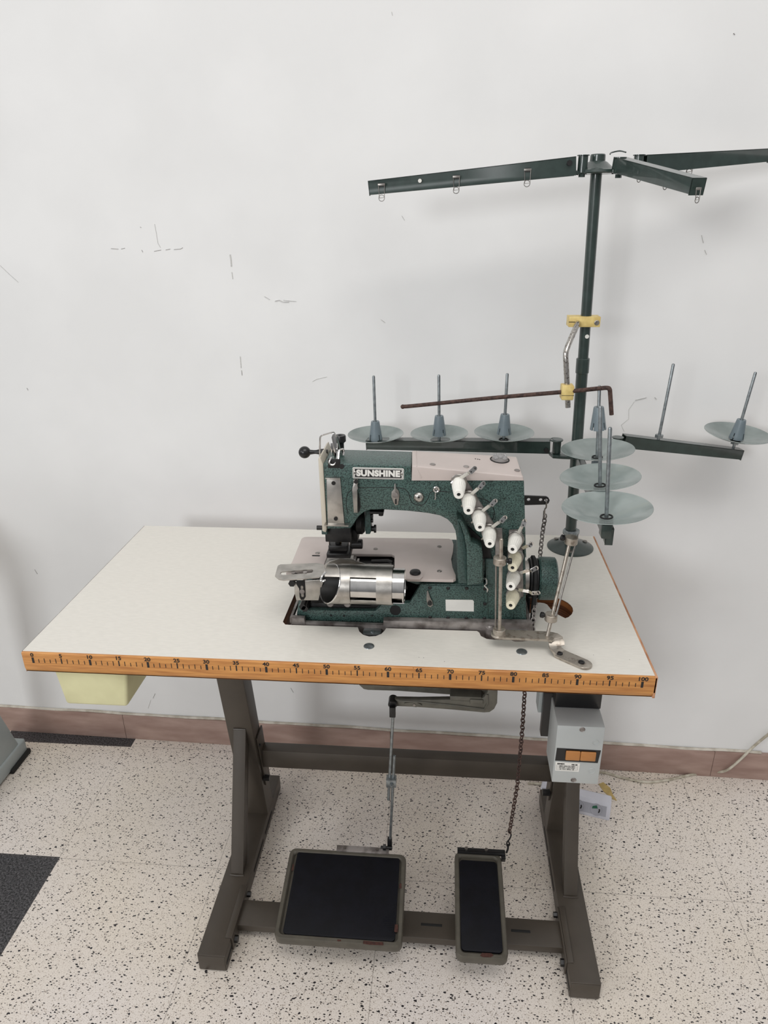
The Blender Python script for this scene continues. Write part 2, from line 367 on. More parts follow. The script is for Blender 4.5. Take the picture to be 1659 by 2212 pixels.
# marks on the wall
def wp(u, v, d=0.0004):
    # a point on the wall plane
    dd = FF + RR*((u-829.5)/CAM_F) - UU*((v-1106)/CAM_F)
    t = (0.672-0.022*CAM_POS.x-CAM_POS.y)/(dd.y+0.022*dd.x)
    p = CAM_POS+dd*t; return Vector((p.x, p.y-d, p.z))
def scuff(pts, r, m, jitter=1.2):
    q = MB()
    P = [wp(u, v) for u, v in pts]
    q.tube(P, r, 5, flat=(r, 0.0004)); q.build('scuff', m, wl)
for pts, r, m in (
    ([(240, 537), (256, 538)], .0008, 'scuffdk'), ([(262, 538), (270, 536)], .0006, 'scuffdk'), ([(306, 540), (309, 545)], .0006, 'scuffdk'),
    ([(333, 543), (348, 540)], .0006, 'scuffdk'), ([(358, 540), (368, 538)], .0006, 'scuffdk'), ([(376, 539), (390, 538), (395, 535)], .0007, 'scuffdk'),
    ([(334, 484), (338, 505), (341, 525), (347, 535)], .0005, 'scuff'), ([(303, 490), (305, 492)], .0008, 'scuffdk'),
    ([(497, 550), (499, 562), (500, 576)], .0018, 'scuff'), ([(501, 588), (503, 603)], .001, 'scuff'),
    ([(594, 650), (604, 648), (612, 652), (625, 652)], .0022, 'scuff'), ([(612, 648), (628, 650), (640, 651)], .0012, 'scuff'), ([(571, 640), (583, 647)], .0012, 'scuff'),
    ([(519, 770), (521, 795)], .0012, 'scuff'), ([(522, 800), (523, 811)], .0007, 'scuffdk'),
    ([(675, 824), (684, 819), (706, 814)], .0009, 'scuff'), ([(823, 690), (832, 697)], .001, 'scuff'),
    ([(1584, 72), (1587, 75)], .0018, 'scuffdk'), ([(1515, 508), (1519, 525)], .0018, 'scuff'), ([(1522, 540), (1526, 550)], .0018, 'scuff'),
    ([(1372, 864), (1384, 861), (1396, 858)], .0022, 'scuff'), ([(1414, 858), (1418, 862)], .0022, 'scuff'),
    ([(1370, 868), (1358, 885), (1358, 905), (1342, 918), (1348, 932)], .0006, 'scuff'),
    ([(0, 573), (20, 592), (40, 610)], .0006, 'scuff'), ([(58, 838), (61, 843)], .0008, 'scuffdk'), ([(75, 1230), (81, 1240)], .0008, 'scuffdk'),
    ([(335, 1498), (331, 1508)], .0014, 'scuffdk'), ([(326, 1512), (320, 1530)], .001, 'scuff'), ([(628, 1486), (634, 1496)], .0008, 'scuffdk'),
    ([(1290, 1640), (1292, 1642)], .0008, 'scuffdk'), ([(846, 26), (848, 34)], .0006, 'scuff'), ([(868, 466), (874, 476)], .0005, 'scuff')):
    scuff(pts, r, m)

# ================================================================== TABLE
H = 0.765; X0, X1, D = -0.0175, 1.0225, 0.524
tbl = thing('sewing_table', 'long white laminate sewing table with a wooden ruler edge on a bronze-grey steel stand', 'table', (0.5, 0.25, 0))
outer = [(X0, 0.004), (X1-0.004, 0.004), (X1-0.004, D), (X0, D)]
hole = [at(u, v, z=H).xy for u, v in ((611, 1343), (616, 1349), (630, 1350), (773, 1355), (776, 1364), (784, 1371), (797, 1375), (812, 1374), (824, 1369), (831, 1362), (834, 1357),
        (1030, 1363), (1035, 1366), (1039, 1374), (1051, 1380), (1067, 1382), (1104, 1383), (1112, 1386), (1128, 1386), (1140, 1384), (1156, 1370), (1153, 1335), (1150, 1303), (1166, 1301.5), (1176, 1303), (1182, 1306), (1186, 1311), (1190, 1316), (1196, 1322),
        (1206, 1328), (1221, 1335.5), (1228, 1333), (1235, 1327), (1238, 1320), (1237, 1313), (1233, 1307), (1226, 1301), (1216, 1295.5), (1204, 1291), (1190, 1289), (1165, 1288))]
hole += [(0.822, 0.262), (0.822, 0.285), (0.41, 0.285), (0.403, 0.275)]
MB().prism([(x, y, H-.0405) for x, y in outer], (0, 0, 0.0395), holes=[[(x, y, H-.0405) for x, y in hole]]).build('table_board', 'ply', tbl)
MB().prism([(x, y, H-.001) for x, y in outer], (0, 0, 0.001), holes=[[(x, y, H-.001) for x, y in hole]]).build('laminate_top', 'laminate', tbl)
es = MB()
# rounded solid wood nosing along the front
sec = [(0.004, H-.0005), (0.0015, H-.0005), (0.0, H-.002), (0.0, H-.030), (0.002, H-.037), (0.006, H-.041), (0.012, H-.0415), (0.012, H-.0405), (0.004, H-.0402)]
es.prism([(X0-.001, y, z) for y, z in sec], (X1-X0+.001, 0, 0), bev=0.0012)
edge = es.build('wooden_edge', 'wood', tbl)
tk = MB(); ZT = H-0.0145
for k in range(101):
    x = k/100.0
    if k % 10 == 0: hw, zb, zt = 0.0019, ZT-.0062, ZT+.0048
    elif k % 5 == 0: hw, zb, zt = 0.0010, ZT-.0056, ZT+.0050
    else: hw, zb, zt = 0.00055, ZT-.0052+(0.0 if k % 2 else 0), (ZT+.0018 if k % 2 else ZT+.0036)
    tk.box(x-hw, -.0003, zb, x+hw, 0.0002, zt)
    if k % 5 == 0:
        nm = MB().text(str(k), 0.0098, Matrix.Translation((x, -.0003, ZT+.0096)) @ Matrix.Rotation(PI/2, 4, 'X'), 0.00015, 0.00022, sx=1.12)
        nm.build('ruler_number', 'ink', edge)
tk.build('ruler_ticks', 'ink', edge)
MB().box(X1-.004, 0.0, H-.0405, X1, D, H, 0.0008).build('side_edge_band', 'woodside', tbl)
MB().box(X0-.0012, 0.0035, H-.0405, X0, D, H-.0002).build('side_edge_band', 'iron', tbl)
for u, v in ((797, 1396), (1127, 1408)):
    p = at(u, v, z=H); MB().lathe([(0.0092, 0), (0.0088, 0.0008), (0.006, 0.0016), (0, 0.0019)], p, (0, 0, 1), 24, caps=False).build('metal_cap', 'zinc', tbl)
for u, v, r in ((893, 1443, .0007), (960, 1429, .0006), (915, 1421, .0006), (1282, 1415, .0005), (1360, 1425, .0005), (905, 1420, .0005)):
    p = at(u, v, z=H); MB().lathe([(r, 0), (r*.6, .0004)], p, (0, 0, 1), 8).build('table_speck', 'ink', tbl)
# steel stand
def cy(z): return 0.369 - 0.172*(z-0.04)
for xa, sg in ((0.2015, 1), (0.9515, -1)):
    xb = xa+0.0590
    ft = MB().box(xa, -0.004, 0.003, xb, 0.502, 0.046, 0.0015)
    f = ft.build('foot', 'frame', tbl)
    g = MB().box(xa+.002, -0.0052, 0.004, xb-.002, -0.0035, 0.0435, 0.0008); g.build('foot_end_cap', 'frame', f)
    xi = xb if sg > 0 else xa
    # slotted inner side of the foot
    for y0, y1 in ((0.22, 0.31), (0.33, 0.40), (-0.002, 0.045)):
        MB().box(xi-.0005 if sg > 0 else xi-.0006, y0, 0.018, xi+.0006 if sg > 0 else xi+.0005, y1, 0.026).build('slot', 'mattop', f)
    col = MB().prism([(xa, cy(.046), .046), (xa, cy(.046)+.050, .046), (xa, cy(.7245)+.050, .7245), (xa, cy(.7245), .7245)], (xb-xa, 0, 0), bev=0.0015)
    col.build('upright', 'frame', tbl)
    MB().box(xa-.004, cy(.72)-.14, .7205, xb+.004, cy(.72)+.19, .7245, .001).build('table_support', 'frame', tbl)
    xs = (xa+xb)/2
    y1 = cy(.352)-.001
    sm = MB().prism([(xs-.0145, .188, .046), (xs-.0145, .222, .046), (xs-.0145, cy(.30), .30), (xs-.0145, cy(.356), .356)], (.029, 0, 0), bev=0.001)
    sm.build('strut', 'frame', tbl)
    wd = MB().tube([(xs-.016, .187, .0465), (xs, .185, .0475), (xs+.016, .187, .0465)], .0022, 6).build('weld_bead', 'frame', tbl)
    wd = MB().tube([(xs-.014, cy(.356)-.001, .356), (xs, cy(.356)-.002, .357), (xs+.014, cy(.356)-.001, .356)], .002, 6)
    wd.build('weld_bead', 'frame', tbl)
    # bolted plate between upright and crossbar
    pl = MB(); xp = xi+(.0005 if sg > 0 else -.0045)
    pl.prism([(xp, cy(.315)+.010, .315), (xp, cy(.30)+.052, .318), (xp, cy(.14)+.050, .145), (xp, cy(.14)+.012, .145)], (.004, 0, 0), bev=.0006)
    p_ = pl.build('side_plate', 'frame', tbl)
    MB().cyl((xp+.001, .358, .175), (xp+.016*sg, .358, .175), .008, n=6).build('bolt', 'black', p_)
    MB().cyl((xp+.001, .340, .29), (xp+.007*sg, .340, .29), .004, n=6).build('bolt', 'black', p_)
MB().box(.262, .353, .211, .951, .384, .262, .0025).build('crossbar', 'frame', tbl)
lb = MB().box(.262, .070, .023, .951, .131, .041, .0015)
lbo = lb.build('lower_bar', 'frame', tbl)
for a, c in ((.655, .70), (.845, .885)): MB().box(a, .098, .0405, c, .104, .0416, .0004).build('slot', 'mattop', lbo)
for xa, sg in ((.2605, 1), (.9515, -1)):
    br = MB().box(min(xa, xa+.004*sg), .035, .012, max(xa, xa+.004*sg), .16, .047, .001)
    br.box(min(xa-.012*sg, xa), .035, .046, max(xa-.012*sg, xa+.003*sg), .16, .0485, .001)
    b_ = br.build('bar_bracket', 'frame', tbl)
    MB().cyl((xa+.004*sg, .048, .028), (xa+.011*sg, .048, .028), .0075, n=6).build('bolt', 'black', b_)
    MB().cyl((xa+.004*sg, .150, .034), (xa+.012*sg, .150, .034), .006, n=6).build('bolt', 'black', b_)

# ================================================================== PEDALS
def pedal(name, label, c, mat_inset, label_mat):
    """c: front-left, front-right, back-right, back-left top rim corners"""
    fl_, fr_, br_, bl_ = [Vector(p) for p in c]
    ex = (fr_-fl_); wx = ex.length; ex.normalize(); ey = (bl_-fl_); ly = ey.length; ey.normalize(); ez = ex.cross(ey)
    T = Matrix((ex, ey, ez)).transposed().to_4x4(); T.translation = fl_
    t = thing(name, label, 'pedal', (fl_+br_)/2-Vector((0, 0, .03)))
    b = MB(); R = .014
    q = MB()
    outl = rrect(0, 0, wx, ly, R); inl = rrect(.011, .011, wx-.011, ly-.011, R*.55)
    def ring(pts, z): return [T @ Vector((x, y, z)) for x, y in pts]
    bm_ = bmesh.new()
    levels = [(outl, -.022), (outl, -.003), (rrect(.002, .002, wx-.002, ly-.002, R-.002), 0.0), (rrect(.008, .008, wx-.008, ly-.008, R*.7), 0.0), (inl, -.004), (inl, -.008)]
    rs = [[bm_.verts.new(p) for p in ring(pt, z)] for pt, z in levels]
    for a, d_ in zip(rs, rs[1:]):
        for i in range(len(a)):
            j = (i+1) % len(a); bm_.faces.new((a[i], a[j], d_[j], d_[i]))
    bm_.faces.new(rs[-1]); bm_.faces.new(rs[0])
    q._merge(bm_); tray = q.build('pedal_tray', 'tray', t, 50)
    mi = MB(); a, b2, c2, d2 = mat_inset
    mi.prism([T @ Vector((x, y, -.0075)) for x, y in rrect(a*wx, b2*ly, c2*wx, d2*ly, .008)], ez*.0055, bev=.0006)
    mi.build('rubber_mat', 'rubber', t, label=label_mat)
    return t, T, wx, ly
t1, T1, wx1, ly1 = pedal('foot_pedal', 'wide foot pedal with a black rubber mat, worn rusty rim, under the table', [at(590, 2026, z=.09), at(868, 2046, z=.09), at(880, 1846, z=.125), at(628, 1830, z=.125)], (.065, .055, .945, .962), 'near-black rubber mat with a lifted corner')
ridge = MB()
for i in range(11):
    y = .03+.0042*i; a = .030*math.sin((i+.5)/11*PI)
    ridge.tube([T1 @ Vector((wx1*.93, y, -.0015)), T1 @ Vector((wx1*.93-a*.75, y-.002, -.0015))], .0005, 5)
ridge.build('mat_ridges', 'rubber', t1)
for x0, y0, x1_, y1_ in ((.70, -.0, .86, .035), (.935, .14, .965, .22), (.955, .60, .975, .66), (.045, .72, .06, .80), (.50, .01, .53, .03)):
    P = [T1 @ Vector((x*wx1, y*ly1, .0003)) for x, y in ((x0, y0+.006), (x0+(x1_-x0)*.3, y0), (x1_, y0+.004), (x1_-.004, y1_), (x0+(x1_-x0)*.55, y1_-.003), (x0+.002, y1_))]
    MB().prism(P, (0, 0, .0003)).build('rust_spot', 'rustpatch', t1)
lk = MB().box(.40*wx1, ly1-.004, .0, .85*wx1, ly1+.010, .004, .0008, mtx=T1)
lk.build('link_bar', 'iron', t1)
for f in (.47, .75): MB().cyl(T1 @ Vector((f*wx1, ly1+.003, .004)), T1 @ Vector((f*wx1, ly1+.003, .009)), .0035, n=6).build('bolt', 'steel', t1)
MB().cyl(T1 @ Vector((.78*wx1, ly1+.006, .012)), T1 @ Vector((.88*wx1, ly1+.006, .012)), .0028).cyl(T1 @ Vector((.80*wx1, ly1+.006, .012)), T1 @ Vector((.825*wx1, ly1+.006, .012)), .0065, n=6).build('pivot_bolt', 'black', t1)
hg = MB().box(wx1*.08, ly1*.26, -.045, wx1*.92, ly1*.42, -.021, .002, mtx=T1); hg.build('pedal_hinge', 'frame', t1)
t2, T2, wx2, ly2 = pedal('foot_pedal', 'narrow foot pedal with a black rubber mat hanging from a chain', [at(985, 2066, z=.09), at(1099, 2074, z=.09), at(1088, 1846, z=.125), at(982, 1838, z=.125)], (.10, .06, .90, .915), 'near-black rubber mat')
MB().box(.06*wx2, ly2-.006, -.002, 1.08*wx2, ly2+.006, .006, .0008, mtx=T2).box(1.0*wx2, ly2-.012, -.012, 1.09*wx2, ly2+.006, .004, .0008, mtx=T2).build('chain_arm', 'blackpl', t2)
for f in (.25, .68): MB().cyl(T2 @ Vector((f*wx2, ly2+.002, .005)), T2 @ Vector((f*wx2, ly2+.002, .010)), .0042, n=6).build('bolt', 'steel', t2)
P = [T2 @ Vector((x*wx2, y*ly2, .0003)) for x, y in ((.46, .02), (.52, .008), (.66, .012), (.72, .03), (.68, .045), (.5, .045))]
MB().prism(P, (0, 0, .0003)).build('rust_spot', 'rustpatch', t2)
MB().box(wx2*.15, ly2*.30, -.045, wx2*.85, ly2*.46, -.021, .002, mtx=T2).build('pedal_hinge', 'frame', t2)

# pull rod from pedal to clutch lever
pr = thing('pull_rod', 'thin steel pull rod with a clamp joining the wide pedal to the motor lever', 'rod', at(842, 1830, y=.215))
yr = .215
MB().cyl(at(849, 1545, y=yr), at(839, 1728, y=yr), .0031, n=12, bev=.0008).build('upper_rod', 'zinc', pr)
MB().cyl(at(852, 1632, y=yr), at(843, 1812, y=yr), .0031, n=12, bev=.0008).build('lower_rod', 'zinc', pr)
c = at(845.5, 1687, y=yr)
MB().box(c.x-.0105, yr-.009, c.z-.010, c.x+.0105, yr-.006, c.z+.010, .0008).box(c.x-.0105, yr+.005, c.z-.010, c.x+.0105, yr+.008, c.z+.010, .0008).box(c.x-.0105, yr-.009, c.z+.008, c.x+.0105, yr+.008, c.z+.0105, .0005).cyl((c.x+.001, yr-.013, c.z), (c.x+.001, yr-.008, c.z), .0042, n=6).cyl((c.x+.001, yr-.016, c.z), (c.x+.001, yr+.012, c.z), .002).build('rod_clamp', 'zinc', pr)
c = at(842, 1822, y=yr)
MB().box(c.x-.0052, yr-.005, c.z-.016, c.x+.0052, yr+.005, c.z+.016, .0012).build('rod_end', 'blackpl', pr)
c = at(848, 1532, y=yr)
MB().box(c.x-.0062, yr-.006, c.z-.017, c.x+.0062, yr+.006, c.z+.008, .0015).build('rod_end', 'blackpl', pr)

# ================================================================== MOTOR UNDER THE TABLE
mo = thing('clutch_motor', 'olive-grey cast motor with a long clutch lever under the table', 'motor', (0.66, 0.27, .6))
ym = .225
lev = [at(u, v, y=ym) for u, v in ((846, 1513), (852, 1511), (905, 1512), (980, 1511), (1010, 1512), (1034, 1512), (1046, 1506), (1053, 1495), (1056, 1470), (1073, 1470), (1075, 1495), (1074, 1520), (1068, 1532), (1058, 1539), (1046, 1540), (980, 1534), (900, 1528), (852, 1526), (845, 1521))]
MB().prism(lev, (0, .012, 0), bev=.0022).build('clutch_lever', 'motor', mo)
rb = MB().tube([at(u, v, y=ym-.0005) for u, v in ((862, 1514), (905, 1516), (985, 1524), (1046, 1532), (1053, 1520), (1053, 1500))], .0022, 6)
rb.build('lever_rib', 'motor', mo)
c = at(848.5, 1518, y=ym); MB().cyl((c.x, ym-.008, c.z), (c.x, ym+.016, c.z), .0092, bev=.0015).build('lever_pivot', 'blackpl', mo)
c = at(895, 1521, y=ym); MB().prism([(c.x-.02, ym-.0025, c.z+.003), (c.x+.004, ym-.0025, c.z+.007), (c.x+.016, ym-.0025, c.z), (c.x+.004, ym-.0025, c.z-.006), (c.x-.02, ym-.0025, c.z-.003)], (0, .003, 0), bev=.0006).build('lever_plate', 'motor', mo)
MB().cyl((c.x, ym-.004, c.z), (c.x, ym, c.z), .0028).build('lever_rivet', 'steel', mo)
sh = [at(u, v, y=.25) for u, v in ((772, 1440), (775, 1481), (785, 1490), (795, 1492), (860, 1494), (1002, 1504), (1010, 1510), (1050, 1514), (1056, 1500), (1056, 1440))]
MB().prism(sh, (0, .13, 0), bev=.004).build('motor_body', 'motor', mo)
a, b_ = at(972, 1497, y=.235), at(1040, 1511, y=.235)
MB().box(a.x, .225, b_.z, b_.x, .25, a.z, .002).box(a.x+.04, .222, b_.z-.003, b_.x+.003, .25, a.z-.004, .002).build('brake_block', 'motor', mo)
MB().cyl((.70, .345, .60), (.70, .345, .7245), .04, n=24).build('motor_mount', 'motor', mo)

# ================================================================== DRAWER
dr = MB(); y0, y1 = .012, .33
TL, TR, BR, BL = at(121, 1455, y=y0), at(276, 1462, y=y0), at(275, 1528, y=y0+.004), at(142, 1519, y=y0+.004)
TL.z = TR.z = .7243; dz = BR.z
dr.hull8([(BL.x, y0+.004, dz), (BR.x, y0+.004, dz), (BR.x, y0+.09, dz), (BL.x, y0+.10, dz), (TL.x-.004, y0, .7243), (TR.x, y0, .7243), (TR.x, y1, .7243), (TL.x-.004, y1, .7243)], .006, 3)
dr.hull8([(TR.x-.01, .085, .676), (TR.x+.014, .085, .676), (TR.x+.014, .22, .676), (TR.x-.01, .22, .676), (TR.x-.01, .07, .7243), (TR.x+.038, .07, .7243), (TR.x+.038, .25, .7243), (TR.x-.01, .25, .7243)], .006, 3)
d = dr.build('under_table_drawer', 'drawer'); solo(d, 'pale yellow plastic drawer box fixed under the left end of the table', 'drawer')

# ================================================================== SWITCH BOX
sb = thing('switch_box', 'grey metal switch box with two amber push buttons under the table', 'switch box', (.93, .09, .497))
SX0, SX1, SY0, SY1, SZ0, SZ1 = .8868, .9672, .05, .128, .497, .6225
MB().box(SX0, SY0, SZ0, SX1, SY1, SZ1, .0012).build('housing', 'box', sb)
MB().box(SX0-.013, SY1, SZ0+.035, SX1-.004, SY1+.018, SZ1+.008, .001).box(SX0+.002, SY1-.03, SZ1+.001, SX1+.001, SY1+.012, .7243, .001).build('mounting_bracket', 'blackpl', sb)
MB().box(SX0-.019, SY1+.018, SZ0+.075, SX0-.008, SY1+.05, .7243, .001).build('back_cover', 'greymach', sb)
for x in (SX0+.026, SX0+.056): MB().cyl((x, SY1-.03, .690), (x, SY1-.036, .690), .009, n=18, bev=.002).build('wing_bolt', 'zinc', sb)
def sp(u, v): return at(u, v, y=SY0)
a, b_ = sp(1199, 1616), sp(1298, 1650)
pa = [sp(1203, 1615.5), sp(1298, 1621), sp(1291, 1648), sp(1199, 1642.5)]
MB().prism([p+Vector((0, -.0006, 0)) for p in pa], (0, .0008, 0)).build('button_plate', 'blackpl', sb)
for us in ((1222.5, 1252.5), (1254.5, 1286.5)):
    q0, q1 = sp(us[0], 1620 if us[0] < 1240 else 1622), sp(us[1]-1, 1641 if us[0] < 1240 else 1642.5)
    MB().box(q0.x, SY0-.004, q1.z, q1.x, SY0, q0.z, .0018, 3).build('push_button', 'orange', sb)
for u, v, r in ((1258, 1576, .0042), (1239, 1685, .0042)):
    p = sp(u, v); MB().lathe([(r+.001, 0), (r, .0012), (r-.0008, .0006), (0, .0004)], (p.x, SY0+.0001, p.z), (0, -1, 0), 20, caps=False).build('cover_screw', 'iron', sb)
for u, v in ((1287, 1604), (1278, 1665)):
    p = sp(u, v); MB().torus((p.x, SY0-.0002, p.z), (0, 1, 0), .0055, .0006, 20, 5).build('embossed_ring', 'box', sb)
pa = [sp(1200, 1645.5), sp(1253, 1648.5), sp(1250, 1667), sp(1199, 1664)]
dl = MB().prism([p+Vector((0, -.0005, 0)) for p in pa], (0, .0006, 0)).build('rating_label', 'label', sb)
lx = MB(); ll, lr = sp(1201, 1650).x, sp(1250, 1650).x
z0 = sp(1225, 1650.5).z
RX = Matrix.Rotation(PI/2, 4, 'X')
lx.text('SIMEX', .0036, Matrix.Translation((ll+.002, SY0-.0007, z0+.0003)) @ RX, .0001, .00018, 'LEFT', 1.3)
lx.text('MS 2S', .0034, Matrix.Translation((lr-.002, SY0-.0007, z0-.0004)) @ RX, .0001, .00015, 'RIGHT', 1.2)
for i, tx in enumerate(('380V 50Hz 3N 400V', 'IN 2.5A 1.1kW IP40', 'N. 10 A  50Hz  CE')):
    lx.text(tx, .0026, Matrix.Translation(((ll+lr)/2, SY0-.0007, z0-.0046-.0034*i)) @ RX, .0001, .00006, 'CENTER', 1.25)
zt = z0-.0027; zb = z0-.0135
for i in range(4): lx.box(ll+.001, SY0-.0007, zt-.0034*i-.0001, lr-.001, SY0-.0004, zt-.0034*i+.0001)
for x in (ll+.001, lr-.001): lx.box(x-.0001, SY0-.0007, zt-.0102, x+.0001, SY0-.0004, zt)
lx.build('label_print', 'ink', dl)

# ================================================================== SEWING MACHINE
YF = 0.135
sm_ = thing('sewing_machine', 'green hammertone industrial sewing machine with beige covers, set into the table', 'sewing machine', (.62, .2, H))
def F(u, v, y=YF): return at(u, v, y=y)
def poly(pts, y=YF): return [at(u, v, y=y) for u, v in pts]
# bare iron rim around the base
rim = MB()
rim.prism(poly([(627, 1334), (657, 1336), (659, 1347.5), (659, 1352), (633, 1351), (627, 1345)], .119), (0, .01, 0), bev=.001)
rim.prism(poly([(828, 1341), (1150, 1347), (1153, 1366), (1100, 1372), (1052, 1372), (1048, 1362), (828, 1356)], .119), (0, .014, 0), bev=.001)
rim.box(.417, .121, .735, .838, .128, .7665)
rim.prism([at(626, 1334, y=.119), at(626, 1345, y=.119), at(626, 1345, y=.119)+Vector((0, .16, 0)), at(626, 1334, y=.119)+Vector((0, .16, 0))], (.004, 0, 0))
rim.box(.416, .285, .74, .836, .30, .773, .001)
rim.box(.834, .125, .74, .8395, .30, .776, .001)
rim.cyl(at(1059, 1352, z=.772), at(1059, 1352, z=.772)-Vector((0, 0, .025)), .0085, bev=.0015)
rim.cyl(at(1059, 1352, z=.774), at(1059, 1352, z=.775)-Vector((0, 0, .004)), .0052)
c = at(804, 1361, z=.760); MB().box(c.x-.0165, c.y-.014, .738, c.x+.0165, .122, .760, .003).cyl((c.x+.001, c.y-.006, .758), (c.x+.001, c.y-.006, .7625), .0035).build('hinge_block', 'zinc', sm_)
c = at(804, 1361, z=.760); rim.box(c.x-.024, c.y-.02, .728, c.x+.024, .122, .745, .003)
c = at(1120, 1358, y=.117); MB().box(c.x-.016, .1165, .750, c.x+.016, .12, .768, .001).build('rim_plate', 'zinc', sm_)
rim.build('iron_bed_rim', 'iron', sm_)
MB().box(.416, .128, .715, .836, .284, .742, .002).build('oil_pan', 'dark', sm_)
# base casting
base = [(657, 1347), (657, 1334), (641, 1331), (645, 1299), (662, 1299), (665, 1318), (811, 1320), (828, 1304), (885, 1303), (909, 1262), (1060, 1262), (1060, 1205), (1072, 1180), (1134, 1180), (1137, 1343), (828, 1341), (827, 1352)]
bc = MB().prism(poly(base), (0, .012, 0), bev=.0012)
bc.prism(poly([(909, 1264), (1060, 1264), (1060, 1208), (1134, 1208), (1136, 1342), (905, 1340)], YF+.011), (0, .134, 0))
bc.prism(poly([(641, 1331), (645, 1299), (661, 1299), (661, 1331)], YF+.011), (0, .134, 0))
bc.box(F(641, 1331).x, .262, .765, F(910, 1300).x, .28, .848, .001)
bc.build('base_casting', 'green', sm_)
for u, v, r in ((854, 1318, .0098), (715, 1329.5, .0020), (743, 1330, .0020), (804, 1330, .0016)):
    p = F(u, v); MB().cyl((p.x, YF-.0008, p.z), (p.x, YF+.002, p.z), r).build('base_hole', 'mattop', sm_)
# dark looper mechanism inside the base
inn = MB(); p0, p1 = F(650, 1316, .15), F(905, 1262, .15)
inn.box(p0.x+.006, .148, .742, p1.x, .26, .792, .002); inn.box(p0.x+.012, .205, .79, p1.x+.004, .262, p1.z-.004, .002)
inn.box(F(700, 1300, .13).x, .14, F(700, 1313, .13).z, F(800, 1300, .13).x, .18, F(700, 1285, .13).z, .002)
for u, v in ((735, 1270), (770, 1285), (810, 1275), (845, 1290), (870, 1270)):
    q = F(u, v, .15); inn.cyl((q.x, .15, q.z), (q.x, .20, q.z), .009, n=16, bev=.001)
inn.build('looper_mechanism', 'dark', sm_)
for u, v in ((714, 1302.5), (751, 1303)):
    p = F(u, v, .13); MB().cyl((p.x, .125, p.z), (p.x, .14, p.z), .0062, bev=.0012).box(p.x-.005, .1245, p.z-.0006, p.x+.005, .126, p.z+.0006).build('mechanism_screw', 'iron', sm_)
# bed plate
ZB = .857
bp_out = [(649, 1168), (651, 1163), (656, 1160), (665, 1159), (970, 1163), (977, 1166), (980, 1175), (979, 1190), (975, 1207), (978, 1225), (985, 1242), (985, 1249), (979, 1252), (880, 1250), (868, 1237), (852, 1237), (852, 1200), (846, 1197), (722, 1196), (708, 1199), (692, 1240), (618, 1236), (631, 1212)]
MB().prism([at(u, v, z=ZB) for u, v in bp_out], (0, 0, -.006), bev=.0015).build('bed_plate', 'beige', sm_)
MB().prism([at(u, v, z=ZB-.0062) for u, v in ((858, 1163), (990, 1166), (994, 1225), (994, 1250), (900, 1249), (858, 1236))], (0, 0, -.012)).build('bed_casting', 'greenplain', sm_)
for u, v in ((686, 1195), (811, 1186), (949, 1181), (949, 1234)):
    p = at(u, v, z=ZB); MB().lathe([(.0043, 0), (.0043, .0006), (.0036, .0012), (0, .0014)], p, (0, 0, 1), 18, caps=False).box(p.x-.0034, p.y-.0005, p.z+.0010, p.x+.0034, p.y+.0005, p.z+.0017).build('bed_screw', 'steel', sm_)
p = at(682.5, 1200.5, z=ZB); MB().prism([(p.x+x, p.y+y, ZB+.0001) for x, y in rrect(-.0075, -.0022, .0075, .0022, .002)], (0, 0, .0003)).build('oil_slot', 'mattop', sm_)
# throat opening contents
MB().prism([at(u, v, z=ZB-.002) for u, v in ((708, 1197), (722, 1194), (765, 1194), (762, 1215), (766, 1222), (694, 1238))], (0, 0, -.002)).build('needle_plate', 'steel', sm_)
th = MB().prism([at(u, v, z=ZB-.012) for u, v in ((700, 1197), (852, 1197), (856, 1240), (690, 1240))], (0, 0, -.012))
th.build('throat_cavity', 'cone_in', sm_)
q = at(775, 1208, z=ZB-.004); MB().box(q.x-.03, q.y-.010, ZB-.012, q.x-.005, q.y+.012, ZB-.004, .001).box(q.x-.002, q.y-.014, ZB-.012, q.x+.002, q.y-.002, ZB-.001, .0005).build('feed_part', 'iron', sm_)
q = at(838, 1212, z=ZB-.004); MB().tube([q+Vector((-.03, .004, -.004)), q, q+Vector((.008, -.003, -.002))], .004, 8).build('looper_link', 'black', sm_)
# arm and head
arm = [(698, 1003), (701, 1000.5), (760, 1002), (884, 1006), (888, 1009), (889, 1036), (1130, 1037), (1132, 1040), (1136, 1180), (1137, 1205), (1052, 1205), (1045, 1262), (990, 1262), (988, 1250), (987, 1200), (987, 1168), (984, 1148), (977, 1133), (966, 1122), (950, 1114), (925, 1109), (880, 1104), (826, 1101), (800, 1102), (787, 1106), (777, 1114), (769, 1124), (762, 1136), (757, 1142), (707, 1143), (702, 1060)]
MB().prism(poly(arm), (0, .075, 0), bev=.0022, seg=3).build('arm_casting', 'green', sm_)
bk = [(708, 1010), (885, 1010), (889, 1040), (1120, 1052), (1124, 1180), (1060, 1205), (1040, 1262), (1000, 1262), (990, 1140), (960, 1110), (826, 1098), (760, 1098), (718, 1098)]
MB().prism([p+Vector((0, .0, -.002)) for p in poly(bk, .205)], (0, .022, 0), bev=.008, seg=3).build('arm_back', 'greenplain', sm_)
